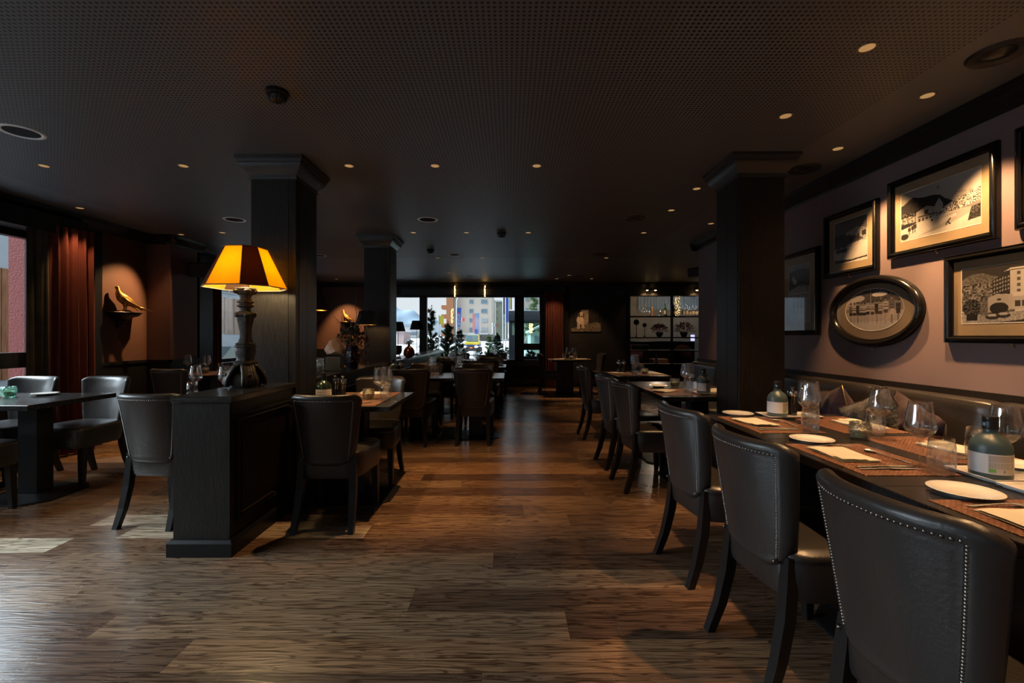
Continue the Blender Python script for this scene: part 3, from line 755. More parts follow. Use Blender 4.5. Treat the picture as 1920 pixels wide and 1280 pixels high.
def tumbler_proto():
    out = [(.0005,0),(.030,0),(.034,.004),(.0385,.03),(.040,.065),(.0385,.10),(.0345,.132)]
    inn = [(.0335,.132),(.0373,.10),(.0387,.065),(.037,.03),(.031,.012),(.015,.008),(.0005,.007)]
    return MB().lathe(out+inn, 32).build('water_tumbler', glass, smooth=180)
def plate_proto():
    p = [(.0005,0),(.045,0),(.047,.002),(.060,.006),(.080,.012),(.0895,.0165),(.0898,.018),(.088,.0185),(.070,.0130),(.056,.0095),(.050,.008),(.0005,.0075)]
    return MB().lathe(p, 48).build('side_plate', porcelain, smooth=40)
def napkin_proto():
    m = MB()
    def slab(x0,y0,x1,y1,z,t,sag=0):
        n=10
        def pt(side):
            def fn(a,b):
                u,v=2*a-1,2*b-1
                e=(1-abs(u)**8)*(1-abs(v)**8)
                cx,cy=(x0+x1)/2,(y0+y1)/2
                return (cx+u*(x1-x0)/2*(1-.012*abs(v)**3), cy+v*(y1-y0)/2, z+t/2+side*t/2*e**.5 + .0012*sin(5*u+3*v)+sag*v*v)
            return fn
        m.grid(pt(1),n,n).grid(pt(-1),n,n,True)
    slab(-.075,-.115,.075,.115,.000,.006); slab(-.073,-.114,.074,.108,.0055,.006); slab(-.070,-.114,.030,-.055,.011,.005)
    return m.build('folded_napkin', linen, smooth=180)
def mat_proto():
    return MB().rbox(-.17,-.235,0,.17,.235,.0022,.001).build('woven_placemat', weave)
def strip(m, pts, n=7, thick=.0016):
    # pts: (y, half width, z, dish) along the length
    def fn(sg):
        def f(a,b):
            k = b*(len(pts)-1); i = min(int(k),len(pts)-2); t = k-i; p,q = pts[i],pts[i+1]
            y_ = p[0]*(1-t)+q[0]*t; hw = p[1]*(1-t)+q[1]*t; z = p[2]*(1-t)+q[2]*t; ds = p[3]*(1-t)+q[3]*t
            u = 2*a-1
            return (u*hw, y_, z + ds*(u*u) + (thick if sg>0 else 0))
        return f
    m.grid(fn(1),n,(len(pts)-1)*2).grid(fn(-1),n,(len(pts)-1)*2,True); return m
def knife_proto():
    return strip(MB(), [(-.11,.001,.001,0),(-.108,.006,.001,0),(-.09,.0065,.002,0),(-.04,.0048,.0025,0),(0,.004,.0035,0),(.01,.009,.0025,0),(.06,.0100,.001,0),(.095,.008,.0005,0),(.110,.001,.0005,0)],5,.0022).build('table_knife', steel, smooth=60)
def spoon_proto():
    return strip(MB(), [(-.10,.003,.001,0),(-.098,.0065,.001,0),(-.08,.0060,.0015,0),(-.03,.0035,.005,0),(.02,.0028,.008,0),(.045,.004,.006,.001),(.055,.012,.003,.004),(.070,.018,.0008,.006),(.085,.0165,.0008,.006),(.096,.008,.003,.003),(.100,.001,.005,0)],9,.0015).build('dessert_spoon', steel, smooth=70)
def fork_proto():
    m = strip(MB(), [(-.10,.003,.001,0),(-.098,.0065,.001,0),(-.08,.006,.0015,0),(-.03,.0035,.006,0),(.015,.0032,.009,0),(.032,.006,.007,0),(.045,.0115,.005,.001),(.058,.012,.004,.001)],7,.0016)
    for k in range(4):
        x = -.0099+.0066*k; m.loft([[(x-.0018,.057,.0045),(x+.0018,.057,.0045),(x+.0018,.057,.0062),(x-.0018,.057,.0062)],[(x-.0015,.085,.003),(x+.0015,.085,.003),(x+.0015,.085,.0045),(x-.0015,.085,.0045)],[(x-.0006,.102,.006),(x+.0006,.102,.006),(x+.0006,.102,.007),(x-.0006,.102,.007)]])
    return m.build('table_fork', steel, smooth=70)
def candle_proto(key=0):
    def f():
        r = bpy.data.objects.new('candle_glass', None); link(r)
        out = [(.0005,0),(.026,0),(.030,.003),(.038,.018),(.042,.042),(.041,.066),(.036,.082)]
        inn = [(.033,.082),(.037,.064),(.0375,.042),(.033,.018),(.026,.010),(.0005,.010)]
        g = MB().lathe(out+inn, 28)
        for k in range(5):
            for j in range(11):
                a = 2*PI*(j+.5*(k%2))/11; z = .012+.015*k; rr = (.032,.0375,.0400,.0398,.0375)[k]
                g.ball((rr*cos(a), rr*sin(a), z+.003), .0105, 6, 4, (.62+.2*abs(cos(a)),.62+.2*abs(sin(a)),.95))
        mt = (cand_g if key else cand_c)
        g.build('lumpy_glass', mt, r, smooth=180)
        MB().lathe([(.0005,.011),(.027,.011),(.029,.046),(.026,.048),(.0005,.046)],20).build('tealight', wax, r, smooth=30)
        MB().tube([(0,0,.045),(0,.001,.054)],.0008,5).build('wick', ink, r)
        return r
    return f
cand_c = glassmat('candle_glass_grey', (.90,.93,.90), 0, 1.9); add_refraction(cand_c,.25)
cand_g = glassmat('candle_glass_green', (.72,.93,.86), 0, 1.9); add_refraction(cand_g,.25)
def label_arc(m, r, z0, z1, a0, a1, n=16):
    return m.grid(lambda a,b: (r*cos(a0+(a1-a0)*a), r*sin(a0+(a1-a0)*a), z0+(z1-z0)*b), n, 1)
def bottle_proto(kind=0):
    def f():
        r = bpy.data.objects.new('spirit_bottle', None); link(r)
        body = [(.0005,0),(.050,0),(.0545,.004),(.055,.012),(.055,.100),(.053,.112),(.046,.127),(.034,.140),(.023,.147),(.0195,.152),(.019,.166),(.0005,.166)]
        MB().lathe(body,40).build('glass_body', ceramic_teal if kind!=1 else bottle_green, r, smooth=50)
        MB().lathe([(.0005,.164),(.0205,.164),(.021,.166),(.021,.190),(.0205,.191)]+[(.0212,.192),(.0212,.206),(.020,.208),(.0005,.208)],28).build('cap', steel_black, r, smooth=35)
        lab = MB(); label_arc(lab,.0556,.020,.086,R(150),R(395),36); label_arc(lab,.0553,.020,.086,R(150),R(395),36)
        lo = lab.build('paper_label', paper, r, smooth=180, fix=False)
        if kind != 1:
            pk = MB(); label_arc(pk,.0559,.022,.084,R(268),R(345),14); pk.build('label_panel', paper_grey, lo, smooth=180, fix=False)
            tx = MB(); rr_ = random.Random(3)
            for k in range(15):
                if k == 7: continue
                z = .080-.0029*k
                a = R(270)
                while a < R(325):
                    b_ = min(a+R(rr_.uniform(3,9)), R(327)); label_arc(tx,.0562,z,z+.0013,a,b_,3); a = b_+R(1.3)
                for q in (R(330),): label_arc(tx,.0562,z,z+.0012,q,q+R(rr_.uniform(8,13)),2)
            label_arc(tx,.0562,.028,.0345,R(306),R(311),2); label_arc(tx,.0562,.0275,.0285,R(305),R(313),2); label_arc(tx,.0562,.0345,.037,R(307.5),R(310),2)
            tx.build('fine_print', M('print_grey', (.20,.18,.165), .7) if 'print_grey' not in MATS else MATS['print_grey'], lo, fix=False)
            gl = MB(); label_arc(gl,.0562,.027,.037,R(270),R(287),4); gl.build('leaf_mark', green_ink, lo, fix=False)
            st = MB()
            for q in range(12):
                a = 2*PI*q/12; aa = R(278.5)+R(4.5)*cos(a); z = .032+.0026*sin(a); label_arc(st,.0565,z-.0004,z+.0004,aa-R(.4),aa+R(.4),1)
            st.build('leaf_stars', paper, lo, fix=False)
        else:
            tx = MB(); label_arc(tx,.0560,.064,.068,R(245),R(295),8); label_arc(tx,.0560,.050,.052,R(250),R(290),8); label_arc(tx,.0560,.040,.0415,R(255),R(285),8)
            tx.build('fine_print', M('print_brown', (.25,.17,.12), .7), lo, fix=False)
        if kind == 2:
            g = MB(); g.loft([[(-.03,-.024,.150),(.0,-.028,.172),(.03,-.02,.155),(.008,-.052,.128)],[(-.03,-.026,.150),(.0,-.030,.172),(.03,-.022,.155),(.008,-.054,.128)]]); g.build('neck_tag', steel_black, r)
        sn = MB(); label_arc(sn,.0215,.176,.187,R(215),R(240),3); sn.build('seal_sticker', M('seal_blue', (.10,.30,.45), .4) if 'seal_blue' not in MATS else MATS['seal_blue'], r, fix=False)
        return r
    return f
def mill_proto():
    r = bpy.data.objects.new('pepper_mill', None); link(r)
    MB().lathe([(.0005,0),(.026,0),(.027,.003),(.026,.018),(.020,.048),(.018,.062),(.021,.085),(.025,.108),(.0255,.118),(.0005,.118)],28).build('body', mill_black, r, smooth=50)
    MB().lathe([(.0005,.117),(.0265,.117),(.027,.119),(.027,.142),(.025,.148),(.012,.151),(.006,.153),(.007,.160),(.010,.165),(.009,.171),(.004,.174),(.0005,.1745)],28).build('steel_head', chrome, r, smooth=40)
    return r
def tray_proto():
    m = MB(); hx, hy = .155, .085
    m.rectloft([(-.012,0),(0,.0065),(.003,.0145),(.001,.0152),(-.010,.008),(-.016,.006)], -hx,-hy,hx,hy)
    m.box(-hx+.010,-hy+.010,.0005,hx-.010,hy-.010,.0068)
    return m.build('serving_tray', porcelain, smooth=40)
def put(kind, x, y, label, z=TZ, rz=0, group=None, s=None):
    k = {'wine':(wine_proto,'wine_glass','wine glass'),'tumbler':(tumbler_proto,'water_tumbler','glass'),'plate':(plate_proto,'side_plate','plate'),
         'napkin':(napkin_proto,'folded_napkin','napkin'),'mat':(mat_proto,'woven_placemat','placemat'),'knife':(knife_proto,'table_knife','knife'),
         'spoon':(spoon_proto,'dessert_spoon','spoon'),'fork':(fork_proto,'table_fork','fork'),'candle':(candle_proto(0),'candle_glass','candle holder'),
         'candle_g':(candle_proto(1),'candle_glass','candle holder'),'bottle':(bottle_proto(0),'spirit_bottle','bottle'),'bottle_clear':(bottle_proto(1),'spirit_bottle','bottle'),
         'bottle_tag':(bottle_proto(2),'spirit_bottle','bottle'),'mill':(mill_proto,'pepper_mill','pepper mill'),'tray':(tray_proto,'serving_tray','tray')}[kind]
    return inst(kind, k[0], k[1], label, k[2], x, y, z, R(rz), group, s)
def setting(cx, cy, face, where, items='mat napkin fork plate knife knife2 spoon', jit=0):
    """cx, cy placemat centre; face = direction the diner looks (0 = +X)"""
    a = R(face); ca, sa = cos(a), sin(a)
    def T(x, y_): return (cx+x*ca-y_*sa, cy+x*sa+y_*ca)
    MZ = TZ+.0024
    it = items.split(); rr_ = random.Random(int(cx*991+cy*77))
    j = lambda s=.006: rr_.uniform(-s,s)
    if 'mat' in it: put('mat',*T(0,0),'woven copper-brown placemat '+where, rz=face)
    if 'napkin' in it: put('napkin',*T(-.055+j(.004),.035+j()),'folded cream napkin '+where, z=MZ, rz=face+jit+j(4))
    if 'fork' in it: put('fork',*T(-.01,.175),'steel fork beside the napkin '+where, z=MZ, rz=face-90+j(6))
    if 'plate' in it: put('plate',*T(-.02+j(),.285+j(.01)),'round white side plate '+where, rz=face)
    if 'knife' in it: put('knife',*T(-.02,-.135),'steel knife '+where, z=MZ, rz=face-90+j(3))
    if 'knife2' in it: put('knife',*T(-.03,-.165),'outermost knife '+where, z=MZ, rz=face-90+j(4))
    if 'spoon' in it: put('spoon',*T(.105,.01),'steel dessert spoon '+where, z=MZ, rz=face+0+j(8)+ (0))
# --- pink-wall row, aisle side and banquette side
setting(1.42,1.125,0,'at the nearest seat on the aisle side, right edge')
setting(1.42,1.83,0,'at the second seat on the aisle side')
setting(1.435,2.53,0,'at the third aisle seat, by the right column', jit=4)
setting(1.86,1.42,180,'at the nearest banquette seat under the hotel picture', items='mat napkin fork plate', jit=6)
setting(1.86,1.98,180,'at the second banquette seat, under the oval picture', items='mat napkin fork plate', jit=5)
setting(1.86,2.53,180,'at the far banquette seat, by the cushions', items='mat napkin fork', jit=8)
put('tray', 1.70,2.77,'white rectangular tray below the squat bottle in front of the column', rz=2)
put('bottle', 1.635,2.775,'squat teal bottle with pale label before the right column, label to camera', z=TZ+.007, rz=2)
put('mill', 1.735,2.79,'black pepper mill with steel head beside the squat bottle', z=TZ+.007)
put('tumbler',1.515,2.29,'tall water tumbler in front of two wine glasses, middle of the row')
put('wine', 1.56,2.37,'wine glass just behind the tumbler, nearer of the overlapping pair')
put('wine', 1.63,2.46,'wine glass farther behind the tumbler, by the plum cushion')
put('tumbler',1.70,2.56,'water tumbler half hidden behind the overlapping wine glasses')
put('candle',1.665,2.16,'grey lumpy candle glass on the dark strip between the placemats')
put('wine', 1.758,2.155,'wine glass standing before the tumbler beside the lumpy candle glass')
put('tumbler',1.79,2.225,'water tumbler behind the wine glass beside the lumpy candle glass')
put('wine', 1.535,1.70,'large wine glass behind the nearest water tumbler, second aisle seat')
put('tumbler',1.525,1.605,'nearest clear water tumbler, beside the knives of the second seat')
put('wine', 1.765,1.62,'large wine glass rising behind the nearest teal bottle')
put('tumbler',1.835,1.78,'water tumbler behind the nearest teal bottle, mostly hidden')
put('tray', 1.755,1.585,'white rectangular tray under the nearest teal bottle')
put('bottle',1.655,1.565,'nearest squat teal bottle with green mark on its pale label', z=TZ+.007, rz=-50)
put('tray', 1.745,1.40,'second white tray, touching the one with the nearest bottle')
put('mill', 1.86,1.60,'black pepper mill at the right edge behind the nearest bottle', z=TZ+.007)
# --- behind the column
setting(1.42,3.98,0,'on the table behind the column, nearer aisle seat', items='mat napkin knife', jit=-35)
put('plate',1.43,4.37,'white side plate lying alone on the dark table beyond the column')
put('mat',1.85,3.98,'woven copper-brown placemat touching the back of the right column')
put('napkin',1.80,4.02,'folded cream napkin just left of the right column', z=TZ+.0024, rz=170)
put('candle',1.60,4.40,'lumpy candle glass on the table behind the column')
put('tumbler',1.535,3.90,'water tumbler on the table behind the column')
put('wine',1.575,3.98,'wine glass behind the column table tumbler, nearer one')
put('wine',1.60,4.12,'wine glass behind the column table tumbler, farther one')
put('tray',1.73,3.885,'white tray under the dark bottle with a neck tag')
put('bottle_tag',1.655,3.88,'dark teal bottle with black neck tag left of the right column', z=TZ+.007, rz=0)
setting(1.47,5.95,0,'at the pepper mill table, aisle seat', items='mat napkin knife', jit=20)
setting(1.82,5.90,180,'at the pepper mill table, wall seat', items='mat napkin knife', jit=12)
put('mill',1.455,6.05,'left of the two pepper mills on the small table'); put('mill',1.53,6.08,'right of the two pepper mills on the small table')
put('tumbler',1.575,5.72,'water tumbler near the two pepper mills'); put('wine',1.63,5.86,'wine glass nearer the two pepper mills'); put('wine',1.66,6.05,'wine glass farther from the pair of mills, behind its twin')
put('candle',1.72,5.78,'lumpy candle glass on the pepper mill table'); put('tumbler',1.75,6.02,'water tumbler behind the candle glass near the pepper mills')
# --- divider table
put('tray',-1.36,3.46,'white tray with bottle on the table beside the divider end', rz=10)
put('bottle_clear',-1.40,3.43,'green-shouldered bottle with cream label beside the divider', z=TZ+.007, rz=-12)
put('mill',-1.30,3.55,'pepper mill beside the cream-label bottle, nearer the aisle', z=TZ+.007); put('mill',-1.37,3.58,'pepper mill beside the cream-label bottle, nearer the divider', z=TZ+.007)
setting(-1.18,3.36,90,'at the table beside the divider end, camera side', items='mat napkin', jit=4)
setting(-1.18,3.79,-90,'at the table beside the divider end, far side', items='mat napkin knife', jit=4)
put('mat',-1.02,3.50,'small reach of copper placemat near the aisle corner, divider table', rz=90) if False else None
put('candle',-1.09,3.52,'lumpy candle glass behind the chair beside the divider')
put('wine',-1.00,3.50,'wine glass nearer the camera on the table beside the divider'); put('wine',-.985,3.66,'wine glass behind its twin on the table beside the divider')
put('tumbler',-.93,3.42,'water tumbler near the aisle corner of the divider table')
put('knife',-1.05,3.33,'steel knife near the front edge of the divider table', z=TZ+.003, rz=-20)
# --- rows beyond
def row_set(x, y, where, parts):
    for i, (k, dx, dy) in enumerate(parts):
        names = {'wine':'wine glass','tumbler':'water tumbler','plate':'white side plate','napkin':'folded cream napkin','mat':'copper placemat','candle':'lumpy candle glass','bottle':'teal bottle','bottle_clear':'cream-label bottle','mill':'pepper mill','knife':'steel knife'}[k]
        yield k, x+dx, y+dy, names
def lay(x, y, where, spec):
    seen = {}
    pos = ['', ' second', ' third', ' fourth']
    for k,dx,dy in spec:
        base = {'wine':'wine glass','tumbler':'water tumbler','plate':'white side plate','napkin':'folded cream napkin','mat':'copper placemat','candle':'lumpy candle glass','bottle':'teal bottle','bottle_clear':'amber bottle with cream label','mill':'pepper mill'}[k]
        side = ('nearer ' if dy < 0 else 'farther ')+('left' if dx < 0 else 'right')
        put(k, x+dx, y+dy, f'{base}, {side} part of {where}', z=TZ+(.0024 if k in ('napkin',) else 0), rz=90 if k in ('mat','napkin') else 0)
lay(-1.16,5.69,'the second row table against the divider', [('mat',.0,-.2),('mat',.001,.21),('napkin',.0,-.2),('napkin',.001,.21),('bottle_clear',-.27,-.1),('mill',-.2,-.02),('wine',.2,-.06),('wine',.19,.08),('tumbler',.27,-.17),('tumbler',.12,.04),('candle',-.05,.005)])
lay(-.43,5.69,'the second row table on the aisle side', [('mat',.0,-.2),('mat',.001,.21),('napkin',.0,-.2),('napkin',.001,.21),('wine',-.2,.06),('tumbler',-.24,-.13),('candle',-.13,-.03)])
lay(-1.16,7.53,'the third row table against the divider', [('mat',.0,-.18),('mat',.001,.19),('bottle_clear',.05,-.02),('wine',.2,-.05),('wine',.22,.07),('tumbler',.29,-.1),('mill',-.1,.02)])
lay(-.42,7.53,'the third row table on the aisle side', [('mat',.0,-.18),('mat',.001,.19),('wine',-.1,-.05),('wine',-.14,.06),('tumbler',-.2,-.1),('candle',.05,.01),('plate',.25,.12)])
lay(-.42,9.45,'the farthest row table on the aisle side', [('mat',.0,-.17),('mat',.001,.18),('wine',.12,-.03),('tumbler',.2,.05),('bottle',-.02,.01),('napkin',.001,.18)])
lay(-1.14,9.45,'the farthest row table against the divider', [('mat',.0,-.17),('mat',.001,.18),('wine',.12,-.03),('tumbler',.2,.05)])
# --- left bay
put('candle_g',-3.60,3.30,'green faceted candle glass at the left edge', s=1.05); MESH['candle_g'].location = (-4.16+.30,3.49,TZ)
put('plate',-3.86,3.78,'white side plate on the left foreground table')
MESH['candle_g'].location = (*at(16,745,TZ), TZ); 
lay(-2.36,3.72,'the table hidden behind the divider end', [('wine',-.26,.08),('wine',.03,.001),('tumbler',-.15,-.12),('plate',.16,.2),('mat',.0,-.18),('mat',.001,.2)])
lay(-3.98,6.0,'the table before the left pier', [('wine',-.19,-.1),('wine',.03,-.06),('tumbler',.12,.07),('tumbler',-.1,.05),('mat',.0,-.18),('mat',.001,.18),('napkin',.2,.18),('candle',-.05,.03)])
# --- far corner table
lay(1.27,9.75,'the far corner table by the curtain', [('napkin',-.22,-.14),('napkin',.25,-.12),('mat',-.21,.001),('mat',.22,.002),('wine',-.03,-.14),('wine',.10,-.10),('tumbler',-.12,-.2),('candle',.03,-.22),('tumbler',.15,.01)])
# ================================================================== PICTURES
def raster(w, h):
    yy, xx = np.mgrid[0:h,0:w]; return (xx+.5)/w, 1-(yy+.5)/h
class Pic:
    def __init__(s, w=150, h=100, base=.5, seed=0):
        s.w,s.h = w,h; s.x,s.y = raster(w,h); s.a = np.full((h,w),float(base)); s.r = np.random.RandomState(seed)
    def rect(s,x0,y0,x1,y1,v): s.a[(s.x>=x0)&(s.x<=x1)&(s.y>=y0)&(s.y<=y1)] = v; return s
    def ell(s,cx,cy,rx,ry,v): s.a[((s.x-cx)/rx)**2+((s.y-cy)/ry)**2<=1] = v; return s
    def poly(s,pts,v):
        ins = np.zeros_like(s.a,bool); n=len(pts)
        for i in range(n):
            (x0,y0),(x1,y1) = pts[i],pts[(i+1)%n]
            c = ((y0>s.y)!=(y1>s.y)); t = (x1-x0)*(s.y-y0)/((y1-y0) if y1!=y0 else 1e-9)+x0
            ins ^= (c&(s.x<t))
        s.a[ins] = v; s.m = ins; return s
    def noise(s, amt, mask=None, sc=1):
        n = s.r.rand(s.h//sc+1,s.w//sc+1); n = np.kron(n,np.ones((sc,sc)))[:s.h,:s.w]-.5
        if mask is None: s.a += amt*n
        else: s.a[mask] += (amt*n)[mask]
        return s
    def person(s,x,y,h,top=.5,bot=.1,leg=.6,wd=1):
        s.rect(x-.030*h*2*wd*.5,y,x-.006*h,y+.42*h,leg); s.rect(x+.006*h,y,x+.030*h*2*wd*.5,y+.42*h,leg)
        s.rect(x-.085*h*wd,y+.40*h,x+.085*h*wd,y+.56*h,bot); s.rect(x-.10*h*wd,y+.54*h,x+.10*h*wd,y+.84*h,top)
        s.rect(x-.10*h*wd,y+.62*h,x+.10*h*wd,y+.67*h,bot+.1)
        s.ell(x,y+.92*h,.045*h*wd,.075*h,.45); s.ell(x,y+.96*h,.045*h*wd,.045*h,.08); return s
def print_mesh(name, P, place_fn, parent, tone=(1,.93,.84), ellipse=False, gain=.75):
    """a photographic print: one flat sheet of small coloured cells; place_fn maps (u,v) 0..1 to a point"""
    h,w = P.a.shape; vs = [place_fn(i/w, 1-j/h) for j in range(h+1) for i in range(w+1)]
    fs = []; cols = []
    for j in range(h):
        for i in range(w):
            if ellipse and ((i+.5)/w*2-1)**2+((j+.5)/h*2-1)**2>1: continue
            a = j*(w+1)+i; fs.append((a,a+1,a+w+2,a+w+1)); cols.append(min(1,max(0.01,P.a[j,i])))
    me = bpy.data.meshes.new(name); me.from_pydata(vs,[],fs)
    ca = me.color_attributes.new('tone','FLOAT_COLOR','CORNER')
    c = np.repeat(np.array(cols)**1.6*gain,4); arr = np.stack([c*tone[0],c*tone[1],c*tone[2],np.ones_like(c)],1).astype(np.float32)
    ca.data.foreach_set('color', arr.ravel())
    if 'photo_print' not in MATS:
        m = bpy.data.materials.new('photo_print'); m.use_nodes = True; at_ = m.node_tree.nodes.new('ShaderNodeAttribute'); at_.attribute_name = 'tone'
        b = m.node_tree.nodes['Principled BSDF']; b.inputs['Roughness'].default_value = .45; m.node_tree.links.new(at_.outputs['Color'], b.inputs['Base Color']); MATS['photo_print'] = m
    me.materials.append(MATS['photo_print'])
    o = bpy.data.objects.new(name, me); link(o); o.parent = parent; return o
def wall_picture(y0,y1,z0,z1,P,label,mat_w=.075,mat_m=matboard,fw=.044,tone=(1,.93,.84),inner=None):
    """hangs on the right wall (faces -X). far edge y1 is the left edge of the picture"""
    o = thing('framed_picture', label, 'picture', (XR-.001, (y0+y1)/2, (z0+z1)/2)); hy,hz = (y1-y0)/2,(z1-z0)/2
    def W(m):   # local builder plane: a = along wall (left to right as seen), b = up, c = out of the wall
        m.v = [(-c, -a, b) for a,b,c in m.v]; return m
    f = MB().rectloft([(0,0),(0,.020),(-.005,.030),(-.011,.026),(-.015,.031),(-.026,.036),(-.034,.030),(-.037,.020),(-.041,.021),(-fw,.015),(-fw,.0)],-hy,-hz,hy,hz)
    W(f).build('frame', frame_black, o, smooth=35)
    W(MB().box(-hy+fw-.004,-hz+fw-.004,.002,hy-fw+.004,hz-fw+.004,.006)).build('mat_board', mat_m, o)
    a0,b0,a1,b1 = -hy+fw+mat_w, -hz+fw+mat_w*.95, hy-fw-mat_w, hz-fw-mat_w*.9
    if inner: a0,b0,a1,b1 = inner
    W(MB().rectloft([(0,.006),(.0035,.0075),(.0035,.006)],a0,b0,a1,b1)).build('mat_bevel', bevel_white, o)
    print_mesh('photo_print', P, lambda u,v: (-.0068, -(a0+(a1-a0)*u), b0+(b1-b0)*v), o, tone)
    W(MB().box(-hy+fw-.002,-hz+fw-.002,.0125,hy-fw+.002,hz-fw+.002,.0135)).build('glazing', pic_glass, o)
    k = MB().ball((.0,.0,-hz-.016),.007,8,6); k.tube([(.0,0,-hz-.012),(-.012,0,-hz-.006),(-.012,0,-hz+.004)],.003,5)
    k.v = [(x-.008,y,z) for x,y,z in k.v]; k.build('wall_hook', brass, o, smooth=180)
    return o
def mount(P, x0, x1, base, amp, v, seed):
    r_ = np.random.RandomState(seed); k = 14; pts = [(x0,0)]
    for i in range(k+1):
        t = i/k; pts.append((x0+(x1-x0)*t, base+amp*math.sin(PI*t)**.8*(1+.18*(r_.rand()-.5))+.02*(r_.rand()-.5)))
    pts.append((x1,0)); P.poly(pts,v); return P
# skating rink
P1 = Pic(170,110,.62,1); P1.a += (.25*(P1.x)) - .05
mount(P1,.45,1.1,.50,.20,.66,3).noise(.25,P1.m,2); mount(P1,-.25,.75,.45,.38,.10,4).noise(.10,P1.m,2)
P1.rect(0,.34,1,.47,.42).noise(.6,(P1.y>.34)&(P1.y<.56)&(P1.x<.5),3)
P1.poly([(.22,.30),(.22,.52),(.36,.60),(.50,.52),(.50,.30)],.62); P1.rect(.24,.40,.48,.43,.2); P1.rect(.33,.44,.38,.52,.12)
for k in range(5): P1.rect(.25+.05*k,.32,.275+.05*k,.38,.2)
P1.poly([(.47,.56),(.52,.68),(.57,.56),(.57,.34),(.47,.34)],.7)
P1.poly([(.45,.30),(1,.42),(1,.66),(.62,.50),(.45,.40)],.55); P1.noise(1.1,P1.m,2)
P1.poly([(0,0),(1,0),(1,.28),(.8,.36),(.5,.35),(.25,.31),(0,.24)],.78); P1.noise(.06,P1.m,3)
P1.poly([(.45,.26),(.82,.36),(.90,.34),(.88,.24),(.6,.10),(.2,.02),(.55,.16),(.74,.26),(.72,.30)],.62)
P1.poly([(.86,.10),(1,.12),(1,.36),(.9,.34)],.15).noise(.3,P1.m,2); P1.ell(.05,.08,.06,.06,.12)
for x,y,h in ((.12,.10,.16),(.17,.12,.17),(.20,.13,.17)): P1.person(x,y,h*1.1,.12,.12,.12,1.3)
P1.poly([(.60,.14),(.63,.20),(.66,.24),(.67,.22),(.64,.17),(.67,.12),(.65,.12),(.625,.16),(.61,.10)],.08); P1.rect(.42,.26,.44,.31,.1)
P1.rect(.495,.86,.525,.92,.1); P1.rect(.505,.875,.515,.905,.8)
wall_picture(2.45,3.16,1.768,2.298,P1,'large black-framed picture of a skating rink, lit gold on its right', inner=(-.262,-.158,.255,.160))
# sleigh / horse race
P2 = Pic(110,110,.30,2); P2.a += .15*(1-P2.y); mount(P2,.2,1.2,.55,.22,.72,5).noise(.2,P2.m,2); mount(P2,-.3,.9,.48,.16,.22,6).noise(.12,P2.m,2)
P2.poly([(0,0),(1,0),(1,.48),(0,.36)],.80); P2.noise(.05,P2.m,3); P2.rect(0,.40,.36,.68,.10).noise(.25,(P2.x<.38)&(P2.y>.38)&(P2.y<.68),3)
for x,y,h in ((.06,.24,.3),(.14,.22,.34),(.22,.26,.3),(.30,.22,.34),(.38,.25,.32),(.52,.36,.28),(.75,.42,.24),(.88,.44,.26),(.94,.43,.28)): P2.person(x,y,h,.12,.08,.1,1.3)
for x in (.12,.24,.34): P2.ell(x,.30,.07,.05,.10)
P2.poly([(0,.0),(.0,.10),(.55,.055),(1,.08),(1,.05),(.5,.02)],.10)
wall_picture(3.25,3.80,1.715,2.228,P2,'smaller black-framed picture of figures on snow, above the oval one', mat_w=.062, inner=(-.170,-.155,.165,.175))
# tall pair of prints
P3 = Pic(80,130,.55,3); P3.rect(0,.52,1,.90,.15); P3.ell(.5,.86,.5,.07,.15); P3.noise(.12,None,3)
P3.poly([(0,.50),(1,.50),(1,.62),(.6,.66),(.0,.56)],.62); P3.ell(.30,.72,.10,.05,.75); P3.ell(.22,.77,.05,.05,.8); P3.rect(.0,.0,1,.505,.60).noise(.15,P3.y<.5,3)
for x in (.62,.78,.9): P3.person(x,.52,.24,.2,.1,.15,1.5)
for x in (.25,.45,.62): P3.person(x,.12,.3,.35,.2,.3,1.6)
P3.rect(0,.495,1,.508,.9)
wall_picture(3.865,4.43,1.249,2.010,P3,'tall black-framed double print partly behind the right column', mat_w=.08, inner=(-.15,-.255,.145,.255))
# hotel
P4 = Pic(170,110,.20,4); P4.a -= .05*P4.y; mount(P4,.25,1.2,.62,.32,.80,8).noise(.1,P4.m,2); mount(P4,-.2,.5,.60,.28,.34,9).noise(.25,P4.m,2)
P4.rect(0,.45,.24,.72,.35).noise(.6,(P4.x<.3)&(P4.y<.72)&(P4.y>.4),3)
P4.poly([(.30,.44),(.30,.74),(.46,.90),(.46,.44)],.14)
for k in range(4):
    for q in range(6): P4.poly([(.31+.025*q,.50+.068*k+.012*q),(.327+.025*q,.50+.068*k+.012*q+.01),(.322+.025*q,.548+.068*k+.012*q)],.75)
P4.rect(.46,.42,1,.90,.80); P4.poly([(.40,.87),(.47,.93),(1,.93),(1,.895),(.47,.895)],.88); P4.rect(.46,.88,1,.90,.35)
for k in range(4):
    y_=.80-.10*k
    for x,wd in ((.52,.028),(.66,.018),(.70,.018),(.74,.018)): P4.rect(x,y_,x+wd,y_+.055,.28)
    P4.rect(.80,y_-.02,.86,y_+.06,.18); P4.rect(.92,y_-.02,.98,y_+.06,.25)
FONT = {'T':('111','010','010','010','010'),'E':('111','100','111','100','111'),'R':('110','101','110','101','101'),'M':('101','111','101','101','101'),'I':('111','010','010','010','111'),'N':('111','101','101','101','101'),'U':('101','101','101','101','111'),'S':('111','100','111','001','111')}
def pix_text(P, txt, c0, r0, v):
    c = c0
    for ch in txt:
        for i,rw in enumerate(FONT[ch]):
            for j_,b_ in enumerate(rw):
                if b_=='1' and 0<=r0+i<P.h and 0<=c+j_<P.w: P.a[r0+i,c+j_] = v
        c += 4
